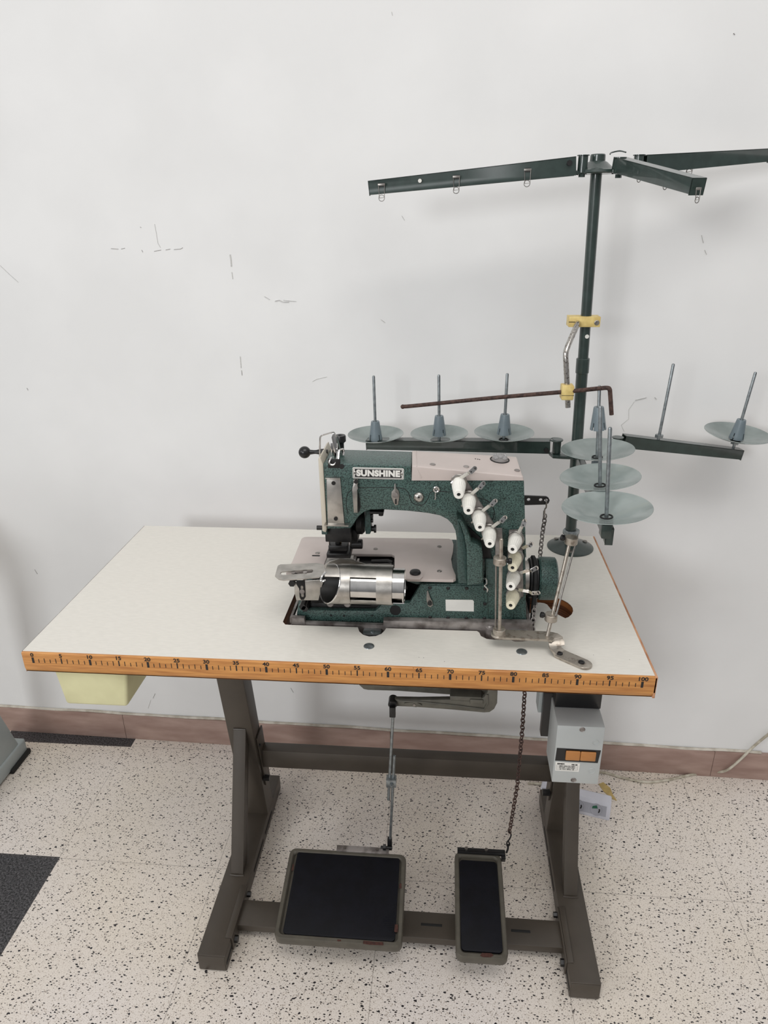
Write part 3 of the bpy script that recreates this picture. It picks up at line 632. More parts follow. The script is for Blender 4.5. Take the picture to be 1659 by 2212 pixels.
# beige arm cover
fl0, fr0 = F(889, 1038, .1335), F(1132, 1038, .1335)
cov = MB()
yb = .214
zL, zR = at(892, 973, y=yb).z, at(1112, 986, y=yb).z
A0 = [F(889, 1038, .1335), F(1132, 1038, .1335)]
cu_, cv = F(890, 1006, .1335), F(1130, 1029, .1335)
C00, C10 = cu_, cv; C01 = Vector((at(890, 973, y=yb).x, yb, zL)); C11 = Vector((at(1116, 987, y=yb).x, yb, zR))
def bil(a, b__): return (C00*(1-a)+C10*a)*(1-b__)+(C01*(1-a)+C11*a)*b__
bcv = bmesh.new(); NX, NY = 12, 8
gr = [[bcv.verts.new(bil(i/NX, j/NY)) for i in range(NX+1)] for j in range(NY+1)]
for j in range(NY):
    for i in range(NX): bcv.faces.new((gr[j][i], gr[j][i+1], gr[j+1][i+1], gr[j+1][i]))
fb = [bcv.verts.new(A0[0]*(1-i/NX)+A0[1]*(i/NX)) for i in range(NX+1)]
bb_ = [bcv.verts.new(Vector((C01.x*(1-i/NX)+C11.x*(i/NX), yb, zR-.025))) for i in range(NX+1)]
for i in range(NX):
    bcv.faces.new((fb[i], fb[i+1], gr[0][i+1], gr[0][i])); bcv.faces.new((bb_[i], bb_[i+1], gr[NY][i+1], gr[NY][i]))
bcv.faces.new([fb[0]]+[gr[j][0] for j in range(NY+1)]+[bb_[0]]); bcv.faces.new([fb[NX]]+[gr[j][NX] for j in range(NY+1)]+[bb_[NX]])
bmesh.ops.recalc_face_normals(bcv, faces=bcv.faces)
bmesh.ops.bevel(bcv, geom=[e_ for e_ in bcv.edges if len(e_.link_faces) == 2 and e_.calc_face_angle(0) > .5], offset=.0022, segments=3, profile=.5, affect='EDGES')
cov._merge(bcv); cov.build('arm_cover', 'beige', sm_, 40)
ri = MB().tube([at(898, 975, y=.210)+Vector((0, 0, .0004)), F(900, 1008, .134)+Vector((0, 0, .0004)), F(910, 1032, .1335)+Vector((0, -.0001, 0))], .0009, 6)
ri.build('cover_rib', 'beige', sm_)
def ontop(u, v):
    # point of the sloping cover top seen at (u, v)
    a, b__ = .5, .5
    def pr(p):
        d_ = p-CAM_POS; z_ = d_.dot(FF); return 829.5+CAM_F*d_.dot(RR)/z_, 1106-CAM_F*d_.dot(UU)/z_
    for _ in range(12):
        p0 = pr(bil(a, b__)); pa_ = pr(bil(a+.001, b__)); pb_ = pr(bil(a, b__+.001))
        j11, j21, j12, j22 = (pa_[0]-p0[0])/.001, (pa_[1]-p0[1])/.001, (pb_[0]-p0[0])/.001, (pb_[1]-p0[1])/.001
        du, dv = u-p0[0], v-p0[1]; det = j11*j22-j12*j21
        a += (du*j22-dv*j12)/det; b__ += (dv*j11-du*j21)/det
    nn = (bil(a+.01, b__)-bil(a, b__)).cross(bil(a, b__+.01)-bil(a, b__)).normalized()
    return bil(a, b__), nn
for u, v in ((934.5, 1003.5), (1007, 1008.5), (1117, 1016.5)):
    p, nn = ontop(u, v); MB().lathe([(.0048, -.001), (.0048, .0008), (.0040, .0014), (0, .0016)], p, nn, 20, caps=False).build('cover_screw', 'iron', sm_)
p, nn = ontop(1079.5, 993)
MB().lathe([(.0165, -.001), (.0165, .0006), (.0145, .0010), (.0140, -.0004), (0, -.0004)], p, nn, 28, caps=False).build('sight_rim', 'cone_in', sm_)
MB().lathe([(.0135, .0), (.0130, .004), (.0095, .006), (0, .0062)], p, nn, 24, caps=False).build('oil_sight_glass', 'glassy', sm_)
sgl = MB()
for k in range(4):
    a = PI/4+k*PI/2; sgl.sphere(p+nn*.006+Vector((math.cos(a)*.010, math.sin(a)*.010, 0)), .0048, (1, 1, .7), 12)
sgl.sphere(p+nn*.0065, .008, (1, 1, .6), 14); sgl.build('sight_knob', 'glassy', sm_)
for du in (0, 5, 9):
    p, nn = ontop(1027+du, 991.5+du*.15); MB().cyl(p, p+nn*.0006, .0011, n=8).build('printed_mark', 'ink', sm_)
# left end face plate, cream
MB().prism([F(687, 992), F(692, 988), F(698, 1003), F(706, 1143), F(704, 1151), F(696, 1148)], (0, .088, 0), bev=.002).build('end_cover', 'cream', sm_)
p = F(692, 1140, .15); MB().cyl((p.x-.006, .15, p.z), (p.x+.004, .15, p.z), .004, n=12).build('end_screw', 'black', sm_)
p = F(701, 1152); MB().box(p.x-.006, .14, p.z-.005, p.x+.004, .20, p.z+.004, .001).build('end_foot', 'greenplain', sm_)
# black ball lever
kn = MB(); p = at(658, 977, y=.185); q = at(694, 976, y=.185)
kn.sphere(p, .0104, n=28); kn.lathe([(.0046, .007), (.0034, .016), (.0034, .020), (.0050, .027), (.0052, .033), (.0036, .036), (.0036, .040)], p, q-p, 18)
kn.build('ball_knob', 'blackpl', sm_)
# wire guard and thread lever on top of the head
wg = MB().tube(smooth([at(691, 990, y=.15), at(691, 962, y=.15), at(691.5, 946, y=.15), at(694, 941.5, y=.15), at(700, 939, y=.15), at(717, 934, y=.155), at(721, 934.5, y=.157), at(725, 941, y=.16), at(731, 957, y=.165), at(739, 984, y=.17)], 5), .0014, 8)
wg.build('wire_guard', 'chrome', sm_)
lv = MB()
lv.prism([at(u, v, y=.150) for u, v in ((719, 936), (723, 936), (727, 950), (728, 985), (725, 993), (722, 990), (720, 965), (716, 945))], (0, .003, 0), bev=.0005)
lv.prism([at(u, v, y=.158) for u, v in ((714, 958), (718, 955), (722, 962), (721, 985), (716, 986), (714, 968))], (0, .003, 0), bev=.0005)
lv.tube(smooth([at(729, 974, y=.145), at(727, 992, y=.14), at(722, 1003, y=.132), at(716, 1004, y=.131), at(712, 1001, y=.131), at(712, 996, y=.132), at(716, 988, y=.138)], 4), .0015, 8)
lv.tube(smooth([at(733, 972, y=.145), at(741, 970, y=.145), at(743, 976, y=.145), at(742, 984, y=.142)], 4), .0015, 8)
lv.cyl(at(733, 972, y=.145), at(731, 996, y=.14), .0016, n=8)
lv.build('thread_lever', 'chrome', sm_)
p = at(723, 1001, y=YF); MB().box(p.x-.011, YF-.0006, p.z-.008, p.x+.009, YF+.003, p.z+.007, .0004).build('lever_recess', 'cone_in', sm_)
p = at(738, 1007.5, y=YF); MB().cyl((p.x, YF-.0007, p.z), (p.x, YF+.002, p.z), .0042).build('arm_hole', 'cone_in', sm_)
tn = MB(); p = at(736.5, 975, y=.19); tn.lathe([(.0055, -.006), (.0055, .014), (.0068, .016), (.0092, .018), (.0092, .027), (.0084, .0285), (.004, .0285), (.0035, .027), (0, .027)], p, (0, 0, 1), 26, flute=(.018, .028, .955)); tn.build('thumb_screw', 'blackpl', sm_)
# steel needle guard plate with bottom shelf
gp = MB().prism([F(705, 1033, .132), F(735, 1033.5, .132), F(744, 1133, .132), F(708, 1132, .132)], (0, .003, 0), bev=.0004)
gp.box(F(703, 1033, .13).x, .128, F(720, 1034.5, .13).z, F(735, 1033, .13).x, .1345, F(720, 1032, .13).z, .0003)
gp.prism([F(700, 1134.5, .122), F(753, 1135.5, .122), F(753, 1137.5, .122), F(700, 1136.5, .122)], (0, .012, 0))
g = gp.build('needle_guard', 'satin', sm_)
for u, v in ((720.5, 1043.5), (725.5, 1120.5)):
    p = F(u, v, .1318); MB().cyl((p.x, .1308, p.z), (p.x, .133, p.z), .0034).build('guard_screw', 'black', g)
# name plate
pA, pB = F(761.5, 1008.5), F(872.5, 1035.5)
z_l = (F(762, 1009).z+F(762, 1033).z)/2; z_r = (F(872, 1012).z+F(872, 1035.5).z)/2
zc = (z_l+z_r)/2; xc = (pA.x+pB.x)/2; slope = math.atan2(z_r-z_l, pB.x-pA.x)
hx, hz = (pB.x-pA.x)/2, (F(762, 1009).z-F(762, 1033).z)/2
TM = Matrix.Translation((xc, YF, zc)) @ Matrix.Rotation(-slope, 4, 'Y') @ Matrix.Rotation(PI/2, 4, 'X')
npl = MB()
npl.prism([TM @ Vector((x, y, 0)) for x, y in rrect(-hx, -hz, hx, hz, .0022)], TM.to_3x3() @ Vector((0, 0, .0011)), bev=.0003)
npo = npl.build('name_plate', 'label', sm_)
MB().prism([TM @ Vector((x, y, .0009)) for x, y in [(-hx+.0035, -hz+.0058), (-hx+.0035, -hz+.0026), (hx-.0035, -hz+.0026), (hx-.0035, -hz+.0058), (hx-.0052, -hz+.0074), (hx-.0052, hz-.0074), (hx-.0035, hz-.0058), (hx-.0035, hz-.0026), (-hx+.0035, hz-.0026), (-hx+.0035, hz-.0058), (-hx+.0052, hz-.0074), (-hx+.0052, -hz+.0074)]], TM.to_3x3() @ Vector((0, 0, .0005))).build('black_panel', 'ink', npo)
bo = MB()
for s_ in (1,):
    pts = [TM @ Vector((x, y, .0013)) for x, y in rrect(-hx+.0013, -hz+.0013, hx-.0013, hz-.0013, .0015)]
    bo.tube(pts, .00025, 4, closed=True)
bo.build('plate_border', 'ink', npo)
tx = MB().text('SUNSHINE', .0138, TM @ Matrix.Translation((0, -.0001, .0016)), .0002, .00085, sx=1.04, space=1.08)
tx.build('name_letters', 'label', npo)
for s_ in (-1, 1):
    q = TM @ Vector((s_*(hx-.0035), 0, .0016)); MB().cyl(q+Vector((0, .001, 0)), q+Vector((0, -.0008, 0)), .0016, n=12).build('plate_rivet', 'steel', npo)
# engraved seam line on the arm
seam = MB().tube(smooth([F(752, 1112), F(748, 1090), F(751, 1068), F(763, 1056), F(778, 1053.5), F(820, 1053), F(862, 1054), F(875, 1057), F(882, 1064), F(887, 1080), F(893, 1088), F(905, 1091.5), F(917, 1088), F(925, 1075), F(930, 1064), F(942, 1061), F(975, 1063)], 5), .00055, 5)
seam.build('seam_line', 'cone_in', sm_)
se2 = MB().tube(smooth([F(1030, 1074), F(1050, 1080), F(1063, 1092), F(1068, 1108), F(1062, 1128)], 6), .0006, 5); se2.build('seam_line', 'cone_in', sm_)
# presser lifting lever on the front
pl = MB().prism([F(763.5, 1043, .128), F(771, 1043, .128), F(774, 1055, .126), F(772, 1060, .124), F(773, 1108, .124), F(764, 1108, .124), F(760.5, 1058, .124)], (0, .004, 0), bev=.0008)
pl.box(F(763.5, 1036, .13).x, .128, F(763, 1046, .13).z, F(773, 1036, .13).x, .136, F(763, 1036, .13).z, .0008)
lo = pl.build('presser_lever', 'steel', sm_)
p = F(769, 1040, .128); MB().cyl((p.x, .126, p.z), (p.x, .13, p.z), .0034, n=12).build('lever_screw', 'black', lo)
MB().prism([F(774, 1060, .1345), F(777, 1075, .1345), F(779, 1095, .1345), F(776, 1106, .1345), F(772, 1106, .1345)], (0, .002, 0)).build('lever_slot', 'cone_in', lo)
# thread guides
tg = MB().prism([F(852.5, 1045, .132), F(854.5, 1045, .132), F(856, 1055, .132), F(861, 1060, .132), F(863, 1070, .132), F(860, 1090, .132), F(854, 1092, .132), F(850, 1086, .132), F(845, 1072, .132), F(846, 1062, .132), F(851, 1057, .132)], (0, .003, 0), bev=.0005)
g = tg.build('thread_guide', 'steel', sm_)
p = F(853.5, 1069, .131); MB().cyl((p.x, .129, p.z), (p.x, .134, p.z), .0046).build('guide_screw', 'iron', g)
p = F(855, 1084, .131); MB().prism([(p.x+x, .1312, p.z+z) for x, z in rrect(-.0014, -.0045, .0014, .0045, .0013)], (0, .001, 0)).build('guide_slot', 'cone_in', g)
p = F(904.5, 1074, .134); MB().lathe([(.0088, 0), (.0086, .0015), (.0070, .0036), (.0042, .0050), (.002, .0052), (.0016, .0045), (0, .0045)], (p.x, .1345, p.z), (0, -1, 0), 30, caps=False).build('tension_button', 'satin', sm_)
p = F(904.5, 1074.5, .1285); MB().cyl((p.x, .1288, p.z), (p.x, .1300, p.z), .0016, n=12).build('button_hole', 'cone_in', sm_)
p = F(942.5, 1057, .13); MB().torus((p.x, .130, p.z), (0, 1, 0), .0042, .0015, 20, 8).cyl((p.x, .131, p.z), (p.x, .136, p.z), .002).tube([F(941, 1063, .129), F(940, 1070, .129), F(941, 1074, .129), F(939.5, 1079, .129)], .0012, 6).build('thread_eyelet', 'chrome', sm_)
# pillar guard flange
fg = [(987, 1117), (990, 1121), (998, 1125), (1006, 1140), (1014, 1158), (1019, 1172), (1035, 1178), (1041, 1184), (1043, 1200), (1043, 1256), (1038, 1262), (1009, 1265), (1008, 1190), (1003, 1160), (996, 1138)]
MB().prism(poly(fg, .108), (0, .028, 0), bev=.002, seg=3).build('pillar_guard', 'green', sm_)
MB().prism(poly([(988, 1120), (996, 1138), (1003, 1160), (1008, 1190), (1009, 1262), (990, 1258), (988, 1190)], .124), (0, .012, 0), bev=.002).build('pillar_face', 'greenplain', sm_)
MB().prism(poly([(1000, 1128), (1058, 1180), (1062, 1208), (1044, 1208), (1043, 1190), (1020, 1174)], .131), (0, .006, 0)).build('tension_recess', 'cone_in', sm_)
MB().prism(poly([(1070, 1146), (1085, 1146), (1087, 1204), (1070, 1204)], .120), (0, .012, 0), bev=.001).build('steel_bracket', 'iron', sm_)
MB().prism(poly([(1048, 1208), (1134, 1208), (1136, 1262), (1050, 1262)], .128), (0, .01, 0), bev=.001).build('lower_panel', 'greenplain', sm_)
MB().tube(smooth([F(1045, 1248, .125), F(1050, 1252, .122), F(1051, 1260, .12), F(1047, 1265, .12), F(1053, 1272, .12), F(1052, 1278, .121)], 4), .0016, 8).build('thread_hook', 'chrome', sm_)
# bolted front cover with white label
cpn = MB().prism([F(922, 1266, .1325), F(1053, 1265, .1325), F(1055, 1341, .1325), F(923, 1339, .1325)], (0, .004, 0), bev=.0008)
cp = cpn.build('front_cover_plate', 'green', sm_)
for u, v in ((928.5, 1269.5), (968, 1270.5), (1008, 1270.5), (1047.5, 1271.5), (1047.5, 1304), (929, 1333.5), (967.5, 1334.5), (1007, 1335), (1046.5, 1336)):
    p = F(u, v, .1325); MB().lathe([(.0031, 0), (.0031, .0012), (.0024, .002), (0, .0022)], (p.x, .1325, p.z), (0, -1, 0), 14, caps=False).build('cover_bolt', 'black', cp)
MB().prism([F(962.5, 1295.5, .132), F(1021, 1296, .132), F(1023.5, 1299, .132), F(1023.5, 1321, .132), F(963, 1319.5, .132)], (0, .0008, 0)).build('blank_label', 'label', cp)
hk = MB().prism([F(922, 1277, .129), F(925, 1276, .129), F(929, 1290, .129), F(934, 1300, .129), F(935, 1308, .129), F(930, 1312, .129), F(924, 1309, .129), F(921, 1295, .129)], (0, .0025, 0), bev=.0005)
h = hk.build('cover_clip', 'steel', cp); p = F(928.5, 1303, .128); MB().cyl((p.x, .126, p.z), (p.x, .13, p.z), .0040, n=14).build('clip_screw', 'black', h)
# tension posts
bar = MB().prism(poly([(978, 1033), (1003, 1033), (1070, 1138), (1072, 1160), (1050, 1164), (990, 1058)], .124), (0, .010, 0), bev=.0015)
bar.prism(poly([(1100, 1150), (1128, 1148), (1131, 1290), (1098, 1292), (1097, 1200)], .122), (0, .012, 0), bev=.0015)
bar.build('tension_bar', 'iron', sm_)
K = [((991.3, 1043), (991, 1068.6), (1001, 1030), (1028, 1009), 0), ((1013.4, 1079), (1012, 1103), (1024, 1064), (1046, 1042), 0), ((1035, 1115), (1036.8, 1139.4), (1048, 1101), (1072, 1079), 0), ((1057, 1150.6), (1058, 1175), (1069, 1136), (1093, 1115), 0),
     ((1114.4, 1165.5), (1107, 1187), (1122.5, 1148), (1134, 1122), 0), ((1113.6, 1204), (1107, 1226.7), (1134.5, 1183), (1149, 1173), 1), ((1110.6, 1246), (1103, 1267), (1131.5, 1237), (1161, 1225), 0), ((1109, 1286), (1103, 1308), (1128, 1277), (1166, 1280), 1)]
for i, (b0, t0, s0, s1, old) in enumerate(K):
    pb = at(b0[0], b0[1], y=.118); pt = at(t0[0], t0[1], y=.076)
    L_ = (pt-pb).length; ax = pt-pb
    KR = .0108
    kb = MB().lathe([(KR*.97, 0), (KR*.97, L_*.10), (KR*1.03, L_*.16), (KR*1.03, L_*.28), (KR, L_*.38), (KR*.97, L_*.44), (KR*.76, L_-.003), (KR*.70, L_-.0006), (KR*.65, L_), (.0030, L_), (.0027, L_-.004), (0, L_-.004)], pb, ax, 40, caps=False, flute=(L_*.43, L_-.0028, .90))
    ko = kb.build('tension_knob', 'knobold' if old else 'knob', sm_, **({'label': 'yellowed ribbed tension knob'} if old else {}))
    MB().lathe([(0, L_-.0038), (.0027, L_-.0036), (.0023, L_-.0008), (0, L_-.0012)], pb, ax, 14, caps=False).build('knob_hole', 'mattop', ko)
    dn = ax.normalized()
    MB().lathe([(.0100, -.0065), (.0132, -.0052), (.0112, -.0036), (.0132, -.0016), (.0126, .0002), (.005, .001)], pb, ax, 30).build('tension_disc', 'steel', ko)
    MB().cyl(pb-dn*.024, pb-dn*.005, .0045).build('tension_stud', 'steel', ko)
    # bent chrome thread-guide tab
    a, c_ = at(s0[0], s0[1], y=.108), at(s1[0], s1[1], y=.106)
    ed = (c_-a).normalized(); sd = Vector((0, 1, 0)).cross(ed).normalized(); Lt = (c_-a).length; wd = .0038
    tb = MB()
    def tab(x0, x1, y_a, y_b, w_):
        tb.hull8([a+ed*x0-sd*w_+Vector((0, y_a, 0)), a+ed*x0+sd*w_+Vector((0, y_a, 0)), a+ed*x1+sd*w_+Vector((0, y_b, 0)), a+ed*x1-sd*w_+Vector((0, y_b, 0)),
                  a+ed*x0-sd*w_+Vector((0, y_a+.0012, 0)), a+ed*x0+sd*w_+Vector((0, y_a+.0012, 0)), a+ed*x1+sd*w_+Vector((0, y_b+.0012, 0)), a+ed*x1-sd*w_+Vector((0, y_b+.0012, 0))], .0003, 1)
    tab(-.006, Lt*.38, .004, .0, wd*.8); tab(Lt*.38, Lt*.52, .0, -.005, wd*.8); tab(Lt*.52, Lt*.9, -.005, -.002, wd)
    e_ = a+ed*Lt*.9+Vector((0, -.002, 0)); tb.cyl(e_, e_+Vector((0, .0012, 0)), wd, n=20)
    to = tb.build('guide_tab', 'chrome', ko)
    hh = MB()
    for f in (.62, .93):
        q = a+ed*Lt*f; hh.cyl(q+Vector((0, -.0055, 0)), q+Vector((0, -.001, 0)), .0011, n=10)
    hh.build('tab_hole', 'cone_in', to)
    # small peg at the lower left of every disc
    if i < 7:
        q = at(b0[0]-13, b0[1]+(-2 if i == 0 else 12), y=.116); MB().cyl(q+Vector((-.003, 0, -.003)), q+Vector((.002, .004, .002)), .0018, n=8).build('check_spring', 'chrome', ko)
# presser foot group under the head
pf = MB()
a, c_ = at(706, 1163, y=.165), at(760, 1143, y=.165)
pf.box(a.x, .15, a.z, c_.x, .195, c_.z+.01, .0015)
a, c_ = at(713, 1197, y=.20), at(752, 1172, y=.20)
pf.box(a.x, .185, a.z+.013, c_.x, .215, c_.z, .0015); pf.box(a.x-.003, .18, a.z+.002, c_.x+.006, .22, a.z+.011, .001)
pf.box(a.x+.012, .19, c_.z, c_.x-.014, .21, c_.z+.02, .001)
pf.build('presser_foot', 'black', sm_)
bh = MB(); c_ = at(774, 1132, y=.17)
bh.lathe([(.020, 0), (.024, .003), (.024, .012), (.020, .016)], (c_.x-.006, .185, c_.z), (1, 0, .0), 26)
bh.cyl((c_.x-.02, .185, c_.z), (c_.x+.004, .185, c_.z), .012)
q0, q1 = at(758, 1175, y=.20), at(783, 1175, y=.20); bh.cyl(q0, q1, .009, n=18, bev=.001)
bh.box(at(757, 1160, y=.18).x, .17, at(757, 1168, y=.18).z, at(774, 1160, y=.18).x, .20, at(757, 1140, y=.18).z, .002)
bh.build('needle_bar_mechanism', 'dark', sm_)
for u, r in ((711, .0011), (757, .0017)): 
    MB().cyl(at(u, 1160, y=.185), at(u+1.5, 1193, y=.20), r, n=8).build('guide_pin', 'steel', sm_)
for u in (731.5, 736): MB().cyl(at(u, 1160, y=.19), at(u, 1192, y=.205), .0014, n=8).build('needle', 'gold', sm_)
gb = MB().prism(poly([(789, 1104), (799, 1104), (802, 1148), (799, 1154), (790, 1154), (787, 1130)], .17), (0, .02, 0), bev=.001)
gb.build('lifter_bracket', 'greenplain', sm_)
sc = MB()
for v in (1114, 1124): sc.cyl(at(799, v, y=.178), at(806, v, y=.178), .0040, n=12)
sc.box(at(798, 1107, y=.175).x, .17, at(798, 1108, y=.175).z, at(829, 1107, y=.175).x, .19, at(798, 1103, y=.175).z, .0005)
sc.cyl(at(823, 1104, y=.18), at(823, 1113, y=.18), .0042, n=12)
sc.cyl(at(799, 1142, y=.178), at(811, 1142, y=.178), .0048, n=14); sc.cyl(at(808, 1142, y=.178), at(812.5, 1142, y=.178), .0072, n=16)
sc.build('bracket_screws', 'black', sm_)
# hand wheel on the right end
hw = MB(); ctr = Vector((.84, .205, .838))
cz = at(1170, 1249, y=.17)
pL, pR = at(1163, 1248, y=.19), at(1193, 1248, y=.19)
zt_ = (at(1175, 1207, y=.19).z+at(1175, 1290, y=.19).z)/2; rr = (at(1175, 1207, y=.19).z-at(1175, 1290, y=.19).z)/2
O = Vector((pL.x, .19, zt_))
MB().lathe([(rr*.92, -.002), (rr, .001), (rr, .020), (rr*.985, .0275), (rr*.90, .030), (rr*.80, .028), (rr*.25, .028)], O, (1, 0, 0), 48).build('handwheel', 'green', sm_)
MB().lathe([(rr*.86, -.019), (rr*.93, -.017), (rr*.93, -.004), (rr*.88, -.002)], O, (1, 0, 0), 40).build('pulley', 'blackpl', sm_)
MB().lathe([(rr*.55, -.030), (rr*.80, -.026), (rr*.80, -.019)], O, (1, 0, 0), 36).build('pulley_ring', 'satin', sm_)
MB().cyl(O-Vector((.05, 0, 0)), O, .012).build('main_shaft', 'steel', sm_)
MB().tube([O+Vector((-.010, rr*.96*math.cos(a), rr*.96*math.sin(a))) for a in [PI*i/10 for i in range(11)]]+[O+Vector((-.010, -rr*.9, -.12)), O+Vector((-.010, rr*.9, -.12))], .0042, 6, closed=True).build('drive_belt', 'mattop', sm_)
# knee lifter lever at the back with chain
ky = .27
kl = [at(u, v, y=ky) for u, v in ((1110, 1070), (1180, 1073), (1185, 1076), (1187.5, 1081), (1185, 1087), (1180, 1090), (1110, 1092))]
def circ(u, v, r, y, n=14):
    c_ = at(u, v, y=y); return [(c_.x+r*math.cos(2*PI*i/n), y, c_.z+r*math.sin(2*PI*i/n)) for i in range(n)]
MB().prism(kl, (0, .004, 0), holes=[circ(1142, 1079.5, .0032, ky), circ(1168, 1080, .0032, ky), circ(1179.5, 1081, .0032, ky)]).build('lifting_lever', 'blackpl', sm_)
# edge folder / binder attachment on the bed
bf = thing('hem_folder', 'polished metal tubular hem folder clamped in front of the needle', 'sewing attachment', (.55, .1, .85))
yc = .088; rc = .0345
cL, cR = at(716, 1262, y=yc), at(846, 1262, y=yc)
zc_ = (cL.z+cR.z)/2-.001
def partcyl(q, xa, xb, r, a0, a1, th=.0016, n=30, skew=0.0, ph=None):
    rings = []
    b = bmesh.new()
    for x, sk in ((xa, skew), (xb, 0)):
        for rad in (r, r-th):
            rings.append([b.verts.new((x+sk*((math.cos(math.radians(a0+(a1-a0)*i/n))-.6) if ph is None else math.cos(math.radians(a0+(a1-a0)*i/n-ph))), yc+rad*math.cos(math.radians(a0+(a1-a0)*i/n)), zc_+rad*math.sin(math.radians(a0+(a1-a0)*i/n)))) for i in range(n+1)])
    o0, i0, o1, i1 = rings
    for k in range(n):
        b.faces.new((o0[k], o0[k+1], o1[k+1], o1[k])); b.faces.new((i0[k], i0[k+1], i1[k+1], i1[k]))
        b.faces.new((o0[k], o0[k+1], i0[k+1], i0[k])); b.faces.new((o1[k], o1[k+1], i1[k+1], i1[k]))
    b.faces.new((o0[0], i0[0], i1[0], o1[0])); b.faces.new((o0[n], i0[n], i1[n], o1[n]))
    q._merge(b)
def fx(u): return at(u, 1262, y=yc-.03).x
q = MB(); partcyl(q, fx(727), fx(755), rc, -80, 214, skew=.010, ph=140); q.build('clasp_band', 'satin', bf)
q = MB(); partcyl(q, fx(812), fx(846), rc, -95, 214); q.build('clasp_band', 'satin', bf)
q = MB(); partcyl(q, fx(700), fx(846), rc-.0006, 50, 131); q.build('upper_sheet', 'satin', bf, label='matt upper sheet between the bands')
q = MB(); partcyl(q, fx(750), fx(846), rc-.002, 205, 240); q.build('lower_sheet', 'satin', bf)
q = MB(); partcyl(q, fx(752), fx(872), rc-.005, -120, 196, .0014, 50); q.cyl((fx(868), yc, zc_), (fx(871), yc, zc_), rc-.0064, n=40)
q.build('inner_tube', 'chrome', bf, label='mirror-bright inner tube')
q = MB(); partcyl(q, fx(706), fx(752), rc-.001, -110, 250, .0012, 60, skew=.0215, ph=140)
rimp = [(fx(706)+.0215*math.cos(math.radians(a-140)), yc+(rc-.0015)*math.cos(math.radians(a)), zc_+(rc-.0015)*math.sin(math.radians(a))) for a in range(0, 360, 6)]
q.build('funnel_mouth', 'satin', bf)
q = MB(); partcyl(q, fx(707), fx(750), rc-.0024, -115, 255, .0006, 60, skew=.0215, ph=140); q.build('mouth_shade', 'dark', bf)  # near-black inner skin: shade inside the funnel mouth put into its colour
MB().tube(rimp, .0013, 6, closed=True).build('mouth_rim', 'chrome', bf)
q = MB(); q.tube(smooth([(fx(702), yc-.016, zc_+.030), (fx(696), yc-.022, zc_+.027), (fx(693), yc-.027, zc_+.022), (fx(697), yc-.028, zc_+.019), (fx(703), yc-.026, zc_+.021)], 5), .0018, 8); q.build('curled_lip', 'chrome', bf)
q = MB(); q.lathe([(rc-.003, 0), (rc-.008, .004), (rc-.014, .022), (0, .026)], (fx(748), yc, zc_), (1, 0, 0), 36, caps=False); q.build('tube_lining', 'iron', bf)
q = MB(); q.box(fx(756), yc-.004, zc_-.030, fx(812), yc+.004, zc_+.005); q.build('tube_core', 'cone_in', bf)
q = MB(); q.prism([(x, yc+rc+.001, z) for x, z in ()] or poly([(700, 1222), (712, 1213), (735, 1207), (762, 1210), (790, 1219), (846, 1219), (846, 1228), (700, 1228)], .125), (0, .002, 0)); q.build('top_sheet', 'satin', bf)
zt2 = .8685
tl = [(600, 1222), (606, 1219), (685, 1216), (700, 1219), (703, 1232), (700, 1243), (690, 1247), (612, 1253), (602, 1251), (594, 1244)]
slot = [(605, 1239), (608, 1235.5), (640, 1232), (674, 1230), (677, 1233), (674, 1237), (640, 1240), (610, 1242)]
q = MB().prism([at(u, v, z=zt2) for u, v in tl], (0, 0, -.0016), holes=[[at(u, v, z=zt2) for u, v in slot]]); q.build('slotted_tongue', 'satin', bf)
for u, v in ((634, 1237.5), (659, 1236.5)):
    p = at(u, v, z=zt2); MB().cyl(p-Vector((0, 0, .008)), p+Vector((0, 0, .001)), .0036, n=14).build('slot_screw', 'iron', bf)
q = MB().prism(poly([(635, 1256), (700, 1252), (692, 1280), (688, 1297), (640, 1297), (636, 1280)], .112), (0, .002, 0), bev=.0006); q.build('bracket_plate', 'satin', bf)
q = MB().prism(poly([(640, 1254), (658, 1254), (660, 1290), (656, 1296), (650, 1296), (647, 1290), (646, 1272), (640, 1262)], .1105), (0, .002, 0), bev=.0004); s_ = q.build('slotted_strap', 'dark', bf)
p = F(653, 1277, .1105); MB().prism([(p.x+x, .1098, p.z+z) for x, z in rrect(-.0022, -.011, .0022, .011, .002)], (0, .001, 0)).build('strap_slot', 'steel', s_)
MB().cyl((p.x, .108, p.z), (p.x, .112, p.z), .0045, n=14).build('strap_screw', 'iron', s_)
for u, v in ((632, 1257), (655, 1307), (660, 1311)):
    p = F(u, v, .115); MB().cyl((p.x, .108, p.z), (p.x, .14, p.z), .0062, n=6).build('mounting_bolt', 'black', bf)
q = MB().prism([at(u, v, z=ZB+.0025) for u, v in ((866, 1234), (905, 1233), (912, 1240), (913, 1246), (908, 1250), (866, 1250))], (0, 0, -.0022)); q.build('mounting_tab', 'beige', bf)
p = at(897, 1238.5, z=ZB+.0026); MB().lathe([(.0092, 0), (.0098, .002), (.0085, .0045), (.0045, .0055), (0, .0056)], p, (0, 0, 1), 24, caps=False).build('mounting_screw', 'black', bf)

